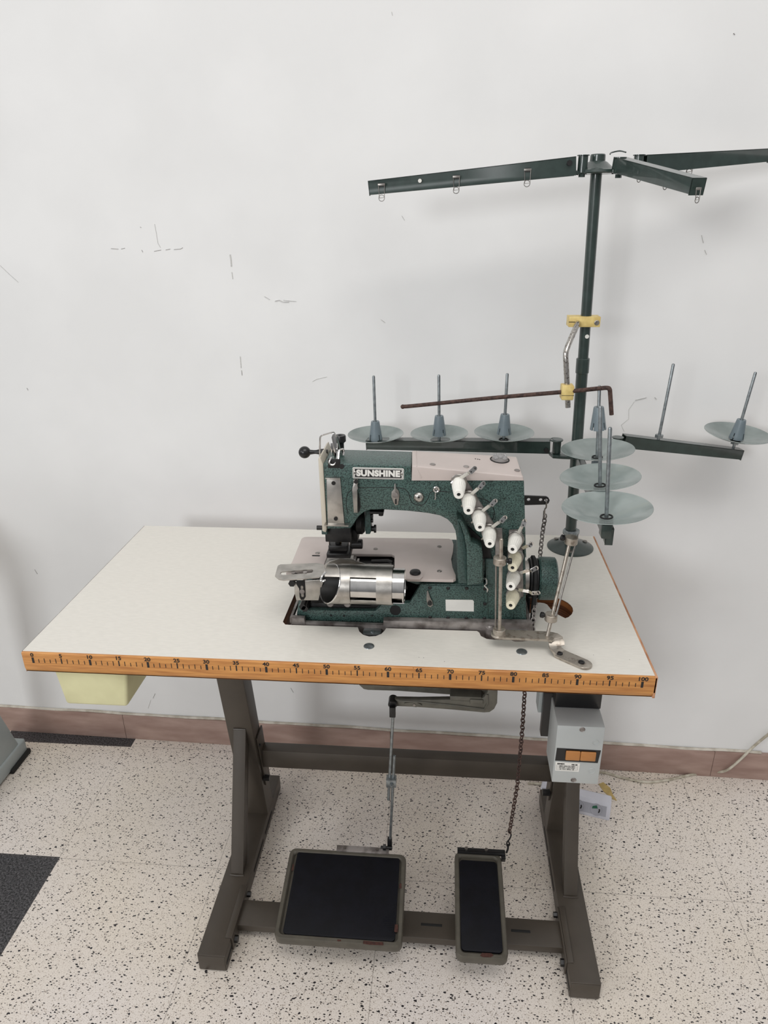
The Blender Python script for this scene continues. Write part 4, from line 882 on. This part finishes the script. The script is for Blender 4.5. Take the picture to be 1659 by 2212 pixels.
# ================================================================== CHAINS
def chain(name, label, pts, ll=.0098, wire=.0011, w_=.0034, mt='iron', hook=None):
    P = [Vector(p) for p in pts]; segs = [(b_-a).length for a, b_ in zip(P, P[1:])]; tot = sum(segs)
    def pos(s_):
        for (a, b_), l in zip(zip(P, P[1:]), segs):
            if s_ <= l: return a+(b_-a)*(s_/l), (b_-a).normalized()
            s_ -= l
        return P[-1], (P[-1]-P[-2]).normalized()
    q = MB(); pitch = ll*.74; n = int(tot/pitch)
    for i in range(n):
        c_, t = pos((i+.5)*pitch); s1 = t.cross(Vector((0, 1, 0))).normalized(); s2 = t.cross(s1)
        a = (0.7 if i % 2 else -0.7)+.15*math.sin(i*.35); sd = s1*math.cos(a)+s2*math.sin(a)
        q.tube([c_+t*(ll/2)*math.sin(2*PI*k/12)+sd*w_*math.cos(2*PI*k/12) for k in range(12)], wire, 5, closed=True)
    return q
ch = thing('lifting_chain', 'long thin dark chain running from the black lever down to the narrow pedal', 'chain', at(1100, 1800, y=.228))
q = chain('c', '', [at(1178, 1112, y=.268), at(1172, 1150, y=.268), at(1166, 1206, y=.266), at(1161, 1240, y=.255), at(1158, 1285, y=.175), at(1154, 1320, y=.142), at(1150, 1366, y=.122), at(1150, 1366, y=.122)+Vector((0, .012, -.07)), at(1135, 1470, y=.20)], .0108, .0012, .0038)
q.build('upper_chain_links', 'iron', ch)
MB().tube(smooth([at(1179.5, 1081, y=.268)+Vector((0, .004, 0)), at(1180, 1084, y=.262), at(1180, 1096, y=.266), at(1177, 1100, y=.268), at(1176, 1117, y=.268)], 4), .0014, 8).cyl(at(1175.5, 1103, y=.268), at(1174.5, 1119, y=.268), .0018, n=8).build('chain_hook', 'steel', ch)
q = chain('c', '', [at(1135, 1470, y=.20), at(1128, 1580, y=.215), at(1117, 1700, y=.222), at(1100, 1800, y=.228)], .0125, .00125, .0040, 'black')
q.build('lower_chain_links', 'rust', ch); pc = ch
MB().tube(smooth([at(1100, 1796, y=.228), at(1104, 1803, y=.228), at(1101, 1812, y=.228), at(1095, 1820, y=.226), at(1096, 1828, y=.226), at(1101, 1824, y=.226), at(1098, 1817, y=.224)], 5), .0016, 8).tube([at(1098, 1824, y=.226), at(1097, 1834, y=.224), at(1094, 1842, y=.222)], .0022, 8).build('chain_hook', 'black', pc)

# ================================================================== ROD STAND ON TABLE
gs = thing('rod_bracket', 'bent nickel bracket screwed to the table front carrying two pairs of guide rods', 'bracket', at(1190, 1400, z=H))
bk = MB()
z1, z2 = .7895, .7695
upper = [(1068, 1366), (1074, 1358), (1090, 1357), (1150, 1360), (1193, 1361), (1203, 1365), (1210, 1372), (1200, 1384), (1190, 1384), (1150, 1379), (1080, 1377), (1069, 1373)]
th_ = .004
# centre line of the strap on the table / on the step
cl = [at(1077, 1368, z=z1), at(1185, 1373, z=z1), at(1201, 1381, z=z1-.003), at(1203, 1396, z=.779), at(1208, 1408, z=z2+.001), at(1218, 1414, z=z2), at(1262, 1433, z=z2)]
b = bmesh.new(); W_ = .0125; L0 = []
cs = smooth(cl, 5)
for i, p in enumerate(cs):
    t = (cs[min(i+1, len(cs)-1)]-cs[max(i-1, 0)]); th2 = Vector((t.x, t.y, 0)).normalized(); sd = Vector((-th2.y, th2.x, 0)); nn = t.normalized().cross(sd)*-1
    if nn.z < 0: nn = -nn
    L0.append([b.verts.new(p-sd*W_), b.verts.new(p+sd*W_), b.verts.new(p+sd*W_-nn*th_), b.verts.new(p-sd*W_-nn*th_)])
for a, c_ in zip(L0, L0[1:]):
    for k in range(4): b.faces.new((a[k], a[(k+1) % 4], c_[(k+1) % 4], c_[k]))
b.faces.new(L0[0]); b.faces.new(L0[-1]); bk._merge(b)
bk.cyl(cs[-1]-Vector((0, 0, th_)), cs[-1], W_, n=28, bev=.0006)
bk.cyl(cs[0]-Vector((0, 0, th_)), cs[0], W_, n=28, bev=.0006)
bk.build('step_strap', 'nickel', gs, 50)
for u, v in ((1209, 1412), (1256, 1431)):
    p = at(u, v, z=z2); MB().lathe([(.0052, 0), (.0050, .0016), (.0026, .0028), (.0022, .0021), (0, .0019)], p, (0, 0, 1), 18, caps=False).build('wood_screw', 'black', gs)
def rodpair(b0, t0, thin0, thin1, col_pts, yb_, yt_, sdx):
    r_ = MB().cyl(at(*b0, y=yb_), at(*t0, y=yt_), .0030, n=16, bev=.001).build('guide_rod', 'nickel', gs)
    MB().cyl(at(*thin0, y=yb_+.003), at(*thin1, y=yt_+.003), .0016, n=10).build('thin_rod', 'steel', gs)
def collar(u, v, y, sc=None, name='collar'):
    p = at(u, v, y=y); q = MB().lathe([(.0098, -.0060), (.0104, -.0053), (.0104, .0053), (.0098, .0060), (.0030, .0060)], p, (0, 0, 1), 28)
    o_ = q.build(name, 'nickel', gs)
    if sc: 
        s0 = at(*sc, y=y); d_ = (s0-p).normalized(); MB().cyl(p+d_*.010, s0, .0026, n=10).lathe([(.0042, 0), (.0050, .001), (.0050, .005), (.0040, .006)], s0-d_*.004, d_, 14).build('collar_screw', 'black', o_)
    return o_
ya = at(1077, 1368, z=z1).y; yb2 = at(1183, 1374, z=z1).y
rodpair((1079, 1364), (1082.5, 1163), (1070.5, 1358), (1071.5, 1212), None, ya, ya, 0)
collar(1079.5, 1211, ya, (1103, 1212)); collar(1078, 1364, ya)
yq = .075
rodpair((1182, 1375), (1232, 1166), (1201, 1330), (1243.5, 1172), None, yb2, .11, 0)
def cyv(v): return yb2+(.11-yb2)*(1375-v)/(1375-1166)
collar(1190.5, 1333, cyv(1333), (1170, 1328)); collar(1234, 1167, cyv(1167), (1214, 1161))

# ================================================================== THREAD STAND
ts = thing('thread_stand', 'dark green multi-arm thread stand with spool plates and overhead guide arms', 'thread stand', (.958, .465, H))
def px_(z): return .9585-(z-H)*.0245
PY = .465
MB().lathe([(.0490, 0), (.0490, .0015), (.046, .003), (.030, .008), (.0165, .013), (.0150, .018), (.0150, .034)], (.9595, PY, H), (0, 0, 1), 44).build('stand_base', 'dkgreen', ts)
for a in (0.4, 2.4, 4.6): MB().cyl((.9595+.036*math.cos(a), PY+.036*math.sin(a), H+.004), (.9595+.036*math.cos(a), PY+.036*math.sin(a), H+.009), .0048, n=14).build('base_screw', 'steel', ts)
MB().lathe([(.0170, 0), (.0178, .002), (.0178, .009), (.0165, .011)], (.9585, PY, H+.031), (0, 0, 1), 6).build('lock_nut', 'zinc', ts)
MB().cyl((px_(.80), PY, .80), (px_(1.150), PY, 1.150), .0113, n=28).build('lower_pole', 'dkgreen', ts)
MB().cyl((px_(1.143), PY, 1.143), (px_(1.172), PY, 1.172), .0128, n=28, bev=.0008).build('pole_sleeve', 'dkgreen', ts)
up = MB().cyl((px_(1.17), PY, 1.17), (px_(1.527), PY, 1.527), .0100, n=28, bev=.001).build('upper_pole', 'dkgreen', ts)
p = at(1268, 727, y=PY-.0098); MB().cyl((p.x, PY-.0106, p.z), (p.x, PY-.008, p.z), .0038).build('pole_hole', 'label', up)
p = at(1243, 1120, y=PY-.010); MB().cyl((p.x+.004, PY-.0112, p.z), (p.x+.004, PY-.006, p.z), .0036).build('pole_hole', 'cone_in', ts)
# top hub
hz_ = 1.496; hx_ = px_(hz_)
MB().lathe([(.036, 0), (.038, .002), (.037, .006), (.030, .008), (.0175, .0185), (.0135, .0205), (.0130, .030), (.0118, .0315)], (hx_, PY, hz_), (0, 0, 1), 36).build('top_hub', 'dkgreen', ts)
def channel(p0, p1, w_, h0, h1, t=.0015, open_side=-1, name='guide_arm', lip=True, cap=True):
    """thin U-channel arm from p0 to p1 (points = centre of the top face)"""
    p0, p1 = Vector(p0), Vector(p1); d_ = (p1-p0).normalized(); sd = Vector((0, 0, 1)).cross(d_).normalized(); u_ = d_.cross(sd)
    q = MB()
    def sl(a, b__, s0, s1, ha0, ha1, hb0, hb1):
        q.hull8([p0+sd*s0-u_*ha1, p0+sd*s1-u_*ha1, p1+sd*s1-u_*hb1, p1+sd*s0-u_*hb1, p0+sd*s0-u_*ha0, p0+sd*s1-u_*ha0, p1+sd*s1-u_*hb0, p1+sd*s0-u_*hb0], .0002, 1)
    sl(0, 0, -w_/2, w_/2, 0, t, 0, t)
    sl(0, 0, -w_/2, -w_/2+t, 0, h0, 0, h1)
    sl(0, 0, w_/2-t, w_/2, 0, h0, 0, h1)
    if cap:
        q.hull8([p1-sd*w_/2-u_*h1*1.08, p1+sd*w_/2-u_*h1*1.08, p1+sd*w_/2-u_*h1*1.08-d_*t, p1-sd*w_/2-u_*h1*1.08-d_*t, p1-sd*w_/2, p1+sd*w_/2, p1+sd*w_/2-d_*t, p1-sd*w_/2-d_*t], .0002, 1)
    return q, d_, sd, u_
def joint(c_, zb_, zt__, r=.0085):
    q = MB().cyl((c_[0], c_[1], zb_), (c_[0], c_[1], zt__), r, n=20, bev=.0006).cyl((c_[0], c_[1], zt__), (c_[0], c_[1], zt__+.0015), r*1.25, n=20)
    q.lathe([(.0055, 0), (.0055, .006)], (c_[0], c_[1], zb_-.0065), (0, 0, 1), 6)
    return q
arms = []
aL0, aL1 = Vector((.898, .445, 1.523)), Vector((.5385, .425, 1.4895))
q, d_, sd, u_ = channel(aL0, aL1, .020, .030, .0225); aL = q.build('guide_arm', 'dkgreen', ts); arms.append((aL, d_, sd, u_))
joint((.9125, .447), 1.497, 1.524).build('arm_joint', 'dkgreen', ts)
MB().prism([(hx_-.02, PY-.02, hz_-.001), (hx_-.045, PY-.028, hz_-.001), (.905, .438, hz_-.001), (.905, .456, hz_-.001), (hx_-.03, PY+.01, hz_-.001)], (0, 0, .005)).build('hub_lug', 'dkgreen', ts)
aF1 = at(1512, 384, y=.20); aF0 = at(1340, 331, y=.44); aF0.z = 1.521
q, d_, sd, u_ = channel(aF0, aF1, .023, .024, .0215); aF = q.build('guide_arm', 'dkgreen', ts)
joint((.972, .430), 1.494, 1.518).build('arm_joint', 'dkgreen', ts)
MB().prism([(hx_+.02, PY-.03, hz_), (.985, .418, hz_), (1.012, .452, hz_), (1.01, .475, hz_), (hx_+.03, PY+.015, hz_)], (0, 0, .005)).build('hub_lug', 'dkgreen', ts)
FD = d_
aR0, aR1 = at(1392, 335, y=.475), at(1662, 321, y=.56)
q, d_, sd, u_ = channel(aR0, aR1+(aR1-aR0)*.03, .020, .030, .0215); aR = q.build('guide_arm', 'dkgreen', ts)
joint((1.012, .468), 1.497, 1.524).build('arm_joint', 'dkgreen', ts)
MB().tube(smooth([at(1318, 333, y=.44), at(1320, 330, y=.455), at(1338, 326, y=.46), at(1352, 329, y=.445)], 4), .0012, 6).build('arm_loop', 'dkgreen', ts)
def clip(arm_, u, v, y, h_, r=.0052, n=1.0):
    p = at(u, v, y=y); q = MB(); w2 = r*1.05*n
    z1_ = p.z; z0_ = p.z-h_
    q.tube([Vector((p.x-w2, y, z1_)), Vector((p.x-w2*.7, y, z0_+r)), *[Vector((p.x+r*n*math.cos(a), y, z0_+r+r*math.sin(a))) for a in [PI+PI*2*i/14 for i in range(15)]], Vector((p.x+w2*.95, y-.0006, z0_+r*1.2)), Vector((p.x+w2, y-.0006, z1_))], .0006, 6)
    q.box(p.x-w2-.001, y-.001, z1_-.001, p.x+w2+.001, y+.001, z1_+.0025, .0004)
    q.build('thread_clip', 'steel', arm_)
for u, v in ((824, 400), (986, 383), (1140, 368)):
    yy = .4245+(u-800)/440*.02-.0105; clip(aL, u, v, yy, .026)
    p = at(u, v-1, y=yy-.0006); MB().prism([(p.x+x, yy-.0008, p.z+z) for x, z in rrect(-.0065, -.003, .0065, .003, .0028)], (0, .0008, 0)).build('slot', 'cone_in', aL)
p = at(907, 390.5, y=.4195); MB().cyl((p.x, .4185, p.z), (p.x, .4205, p.z), .0032).build('arm_hole', 'label', aL)
p = at(1230, 352, y=.432); MB().cyl((p.x, .429, p.z), (p.x, .436, p.z), .0045, n=16).build('arm_screw', 'black', aL)
for u, v, yy in ((1383, 362, .375), (1440, 376, .295), (1509, 409, .196)): clip(aF, u, v, yy, .022 if u < 1500 else .018, .004, .7)
clip(aR, 1491, 352, .50, .020)
for u, v in ((1369, 336), (1428, 355), (1496, 378)):
    p = at(u, v, y=.44-(u-1352)/160*.24)
# lower spool arms
lz = .982; lx_ = px_(lz)
MB().lathe([(.0165, -.012), (.0165, .008), (.013, .012)], (lx_, PY, lz), (0, 0, 1), 24).build('spool_hub', 'dkgreen', ts)
MB().prism([(lx_, PY-.015, .969), (.925, .452, .969), (.905, .456, .969), (.900, .478, .969), (.915, .492, .969), (lx_, PY+.012, .969)], (0, 0, .006), bev=.001).build('hub_lug', 'dkgreen', ts)
MB().prism([(lx_+.005, PY-.012, .969), (1.04, .472, .969), (1.05, .49, .969), (1.03, .50, .969), (lx_, PY+.015, .969)], (0, 0, .006), bev=.001).build('hub_lug', 'dkgreen', ts)
joint((.914, .472), .976, 1.004).build('arm_joint', 'dkgreen', ts)
joint((1.038, .486), .976, 1.006, .0095).build('arm_joint', 'dkgreen', ts)
# left spool arm
q, d_, sd, u_ = channel((.900, .474, 1.003), (.514, .533, .982), .026, .026, .020); sl_ = q.build('spool_arm', 'dkgreen', ts)
c_ = Vector((.912, .472, 1.004)); MB().torus(c_, (0, 0, 1), .0125, .0016, 24, 6).build('arm_loop', 'dkgreen', ts)
p = at(1180, 973, y=.458); MB().cyl((p.x, .454, p.z), (p.x, .46, p.z), .0048, n=14).build('arm_screw', 'cone_in', ts)
# right spool arm
rA0, rA1 = at(1352, 942, y=.488)+Vector((0, .01, 0)), at(1602, 970, y=.545)
q, d_, sd, u_ = channel(rA0, rA1, .022, .026, .0205); sr_ = q.build('spool_arm', 'dkgreen', ts); RU = u_; RD = d_
# front spool arm
q, d_, sd, u_ = channel((.954, .43, .985), (.9405, .072, .984), .012, .026, .026); sf_ = q.build('spool_arm', 'dkgreen', ts)

def plate_on(p, axis, R, pin_top, cone_h=None, has_plate=True, nutb=False):
    """spool plate, pin and cone; p = centre of the plate at the pin, axis = pin direction"""
    ax = Vector(axis).normalized()
    pin = MB().lathe([(.0031, -.016), (.0031, pin_top-.003), (.0024, pin_top-.0008), (0, pin_top)], p, ax, 14, caps=False)
    po = pin.build('spool_pin', 'zinc', ts)
    MB().lathe([(.0085, -.008), (.0085, -.002), (.004, -.002)], p, ax, 6).build('pin_nut', 'zinc', po)
    if has_plate:
        d0 = MB().lathe([(.0035, 0), (.010, .0), (.016, .0012), (R*.5, .0060), (R*.85, .0135), (R, .0175), (R+.0004, .0169), (R*.85, .0120), (R*.5, .0046), (.016, -.0002), (.0035, -.0012)], p, ax, 72, caps=False)
        d0.build('spool_plate', 'dish', ts)
        MB().torus(p+ax*.0008, ax, .0088, .0014, 24, 6).build('plate_washer', 'cone_in', po)
    if cone_h is not None:
        c0 = MB(); n = 40; b = bmesh.new(); Hc = .042
        q_ = Vector((0, 0, 1)).rotation_difference(ax); mt = Matrix.Translation(p+ax*cone_h) @ q_.to_matrix().to_4x4()
        prof = [(.0148, 0), (.0128, .014), (.0095, Hc-.003), (.0088, Hc), (.0040, Hc), (.0040, Hc-.002)]
        prof_in = [(.0134, 0), (.0114, .014), (.0084, Hc-.004), (.0040, Hc-.004)]
        for pr_, slots in ((prof, True), (prof_in, True)):
            rings = [[b.verts.new((r*math.cos(2*PI*i/n), r*math.sin(2*PI*i/n), h)) for i in range(n)] for r, h in pr_]
            for k, (a, c2) in enumerate(zip(rings, rings[1:])):
                for i in range(n):
                    if k == 0 and (i % 10) in (4,): continue
                    j = (i+1) % n; b.faces.new((a[i], a[j], c2[j], c2[i]))
        c0._merge(b, mt); c0.build('spool_cone', 'cone', ts)
yL = lambda x: .474+(x-.900)*(.533-.474)/(.514-.900)
for (ub, vb), (ut, vt), ch_, R in (((812, 953), (807, 811), .003, .0605), ((949, 952), (948, 809), .013, .0610), ((1088, 950), (1096, 806), .013, .0615)):
    yy = yL(at(ub, vb, y=.52).x); p = at(ub, vb, y=yy); t = at(ut, vt, y=yy-.003)
    plate_on(p, t-p, R, (t-p).length, ch_)
for (ub, vb), (ut, vt), yy, ch_, R in (((1290, 988), (1295, 832), .345, .055, .0665), ((1296, 1049), (1297, 876), .215, None, .0665), ((1310, 1117), (1318, 922), .085, None, .0675)):
    p = at(ub, vb, y=yy); t = at(ut, vt, y=yy)
    plate_on(p, t-p, R, (t-p).length, ch_)
    MB().cyl(p-Vector((0, 0, .012)), p-Vector((0, 0, .0005)), .0095, n=20).build('spool_socket', 'cone', ts)
    # stub between plate and arm
    MB().cyl((p.x, p.y, .986), (p.x, p.y, p.z-.011), .006, n=16).build('spool_socket', 'dkgreen', ts) if p.z-.011 > .987 else None
ce = at(1309, 1145, y=.078)
MB().box(ce.x-.0075, .070, at(1308, 1160, y=.078).z, ce.x+.0075, .092, at(1308, 1131, y=.078).z, .0015).build('arm_end', 'dkgreen', ts)
p = at(1424, 941, y=.505); t = at(1455, 785, y=.505); plate_on(p+(t-p).normalized()*.004, t-p, .06, (t-p).length-.004, None, False)
p = at(1588, 955, y=.54); t = at(1633, 801, y=.53); plate_on(p+(t-p).normalized()*.004, t-p, .066, (t-p).length-.006, .004)
MB().cyl(p-(t-p).normalized()*.018, p, .003, n=6).build('pin_bolt', 'zinc', ts)

# yellow clamps, bent rod and rusty thread rod
zc1 = at(1263, 695, y=PY-.012).z
a, c_ = at(1229, 695, y=PY-.016), at(1297, 697, y=PY-.016)
cb = MB().box(a.x, PY-.016, zc1-.0095, c_.x, PY+.014, zc1+.0095, .001)
cb = cb.build('clamp_block', 'yellow', ts)
MB().box(a.x-.0003, PY-.0164, zc1-.0006, a.x+.014, PY-.0155, zc1+.0006).build('clamp_slit', 'cone_in', cb)
p = at(1289, 697, y=PY-.016); MB().lathe([(.0048, 0), (.0048, .0012), (.0035, .0018), (0, .0012)], (p.x, PY-.016, p.z), (0, -1, 0), 16, caps=False).build('clamp_screw', 'steel', cb)
MB().tube(smooth([at(1248, 697, y=PY-.010), at(1246, 703, y=.435), at(1234, 730, y=.415), at(1224, 755, y=.400), at(1222, 768, y=.396), at(1223, 790, y=.394), at(1225.5, 840, y=.392), at(1227, 880, y=.391)], 6), .0052, 14).build('bent_rod', 'pitted', ts)
p = at(1224.5, 846, y=.39)
MB().box(p.x-.0112, .376, p.z-.0135, p.x+.0112, .403, p.z+.0135, .0022).build('clamp_block', 'yellow', ts)
MB().box(p.x-.0114, .3757, p.z-.0045, p.x+.0114, .3765, p.z-.0038).build('clamp_slit', 'cone_in', ts)
MB().tube(smooth([at(868, 878.5, y=.46), at(900, 876, y=.455), at(1060, 860, y=.42), at(1224, 846, y=.385), at(1290, 839.5, y=.345), at(1312, 838, y=.335), at(1317, 842, y=.333), at(1318, 850, y=.333), at(1321, 896, y=.333)], 8),
          .0040, 12).sphere(at(870, 878.5, y=.46), .0046, n=12).build('thread_rod', 'rust', ts)

# ================================================================== POWER STRIP, TAPE, CORD
a = Vector((.9548, .4968, 0)); c_ = Vector((1.1179, .4545, 0)); ed = (c_-a).normalized(); sd = Vector((-ed.y, ed.x, 0)); Ls = (c_-a).length
T3 = Matrix((ed, sd, Vector((0, 0, 1)))).transposed().to_4x4(); T3.translation = a
psn = thing('power_strip', 'white power strip with sockets lying on the floor behind the right leg', 'power strip', a+ed*Ls/2)
q = MB()
prof = [(0, 0), (0, .006), (.014, .034), (.020, .040), (.044, .040), (.052, .034), (.056, .006), (.056, 0)]
q.prism([T3 @ Vector((-.004, y, z)) for y, z in prof], ed*(Ls+.010), bev=.004, seg=3); q.build('strip_body', 'strip', psn)
fn = (T3.to_3x3() @ Vector((0, -.028, .014))).normalized()
def facept(x, f): return T3 @ Vector((x, .014*f+.0, .006+.028*f))
MB().hull8([facept(.07, .08)+fn*.0003, facept(Ls-.004, .08)+fn*.0003, facept(Ls-.004, .92)+fn*.0003, facept(.07, .92)+fn*.0003, facept(.07, .08)-fn*.001, facept(Ls-.004, .08)-fn*.001, facept(Ls-.004, .92)-fn*.001, facept(.07, .92)-fn*.001]).build('socket_panel', 'socket', psn)
for x in (.032+.0, .095, .140):
    c0 = facept(x, .5)
    so = MB().torus(c0+fn*.0004, fn, .0145, .0009, 24, 6).lathe([(.0138, .0006), (0, .0007)], c0, fn, 24, caps=False).build('socket', 'socket', psn)
    e2_ = fn.cross(ed).normalized()
    MB().hull8([c0+fn*.001+v_ for v_ in (-ed*.011+e2_*.001, ed*.003+e2_*.004, -ed*.000+e2_*.011, -ed*.010+e2_*.007)]+[c0+fn*.0018+v_ for v_ in (-ed*.011+e2_*.001, ed*.003+e2_*.004, -ed*.000+e2_*.011, -ed*.010+e2_*.007)]).build('socket_shutter', 'sgreen', so)
    MB().tube([c0+fn*.0012+ed*.007+e2_*.003, c0+fn*.0012+ed*.008-e2_*.001, c0+fn*.0012+ed*.006-e2_*.006], .0016, 6).build('socket_slot', 'black', so)
c0 = facept(.008, .45); MB().sphere(c0, .005, (1.2, 1, 1)).build('rocker_switch', 'red', psn)
pt = [at(u, v, z=.0003) for u, v in ((1293, 1694), (1303, 1690), (1318, 1702), (1324, 1717), (1333, 1730), (1322, 1726), (1304, 1710))]
solo(MB().prism(pt, (0, 0, .0008)).build('tape_piece', 'tape'), 'torn strip of yellowed tape on the floor behind the power strip', 'tape')
def wf(u, v, d): 
    return wp(u, v, d)
cp_ = [Vector((.93, .565, .004)), Vector((1.03, .572, .004)), at(1290, 1668, z=.004), at(1345, 1680, z=.004), at(1395, 1689, z=.004), at(1440, 1685, z=.004), at(1490, 1674, z=.004), at(1530, 1668, z=.006), wf(1562, 1656, .016), wf(1592, 1632, .018), wf(1625, 1605, .012), wf(1665, 1574, .010), wf(1720, 1530, .010)]
solo(MB().tube(smooth(cp_, 6), .0034, 8).build('electric_cable', 'cable'), 'clear sheathed power cord running along the floor and up the wall', 'cord')

# ================================================================== NEIGHBOURING MACHINE STAND (left edge)
nb = thing('machine_stand', 'pale grey stand leg of a neighbouring machine at the left edge', 'machine stand', (-.56, .35, 0))
MB().box(-.575, -.10, .006, -.508, .590, .052, .006, 3).build('foot', 'greymach', nb)
MB().box(-.56, .50, 0, -.500, .592, .014, .003).build('rubber_pad', 'mattop', nb)
MB().hull8([(-.560, .39, .05), (-.5125, .39, .05), (-.5125, .565, .05), (-.560, .565, .05), (-.560, .27, .72), (-.5125, .27, .72), (-.5125, .37, .72), (-.560, .37, .72)], .003).build('upright', 'greymach', nb)
MB().box(-1.55, .08, .735, -.545, .60, .775, .003).build('stand_table', 'laminate', nb)
MB().box(-1.2, .16, .775, -.66, .34, 1.06, .02, 3).build('machine_head', 'greymach', nb)
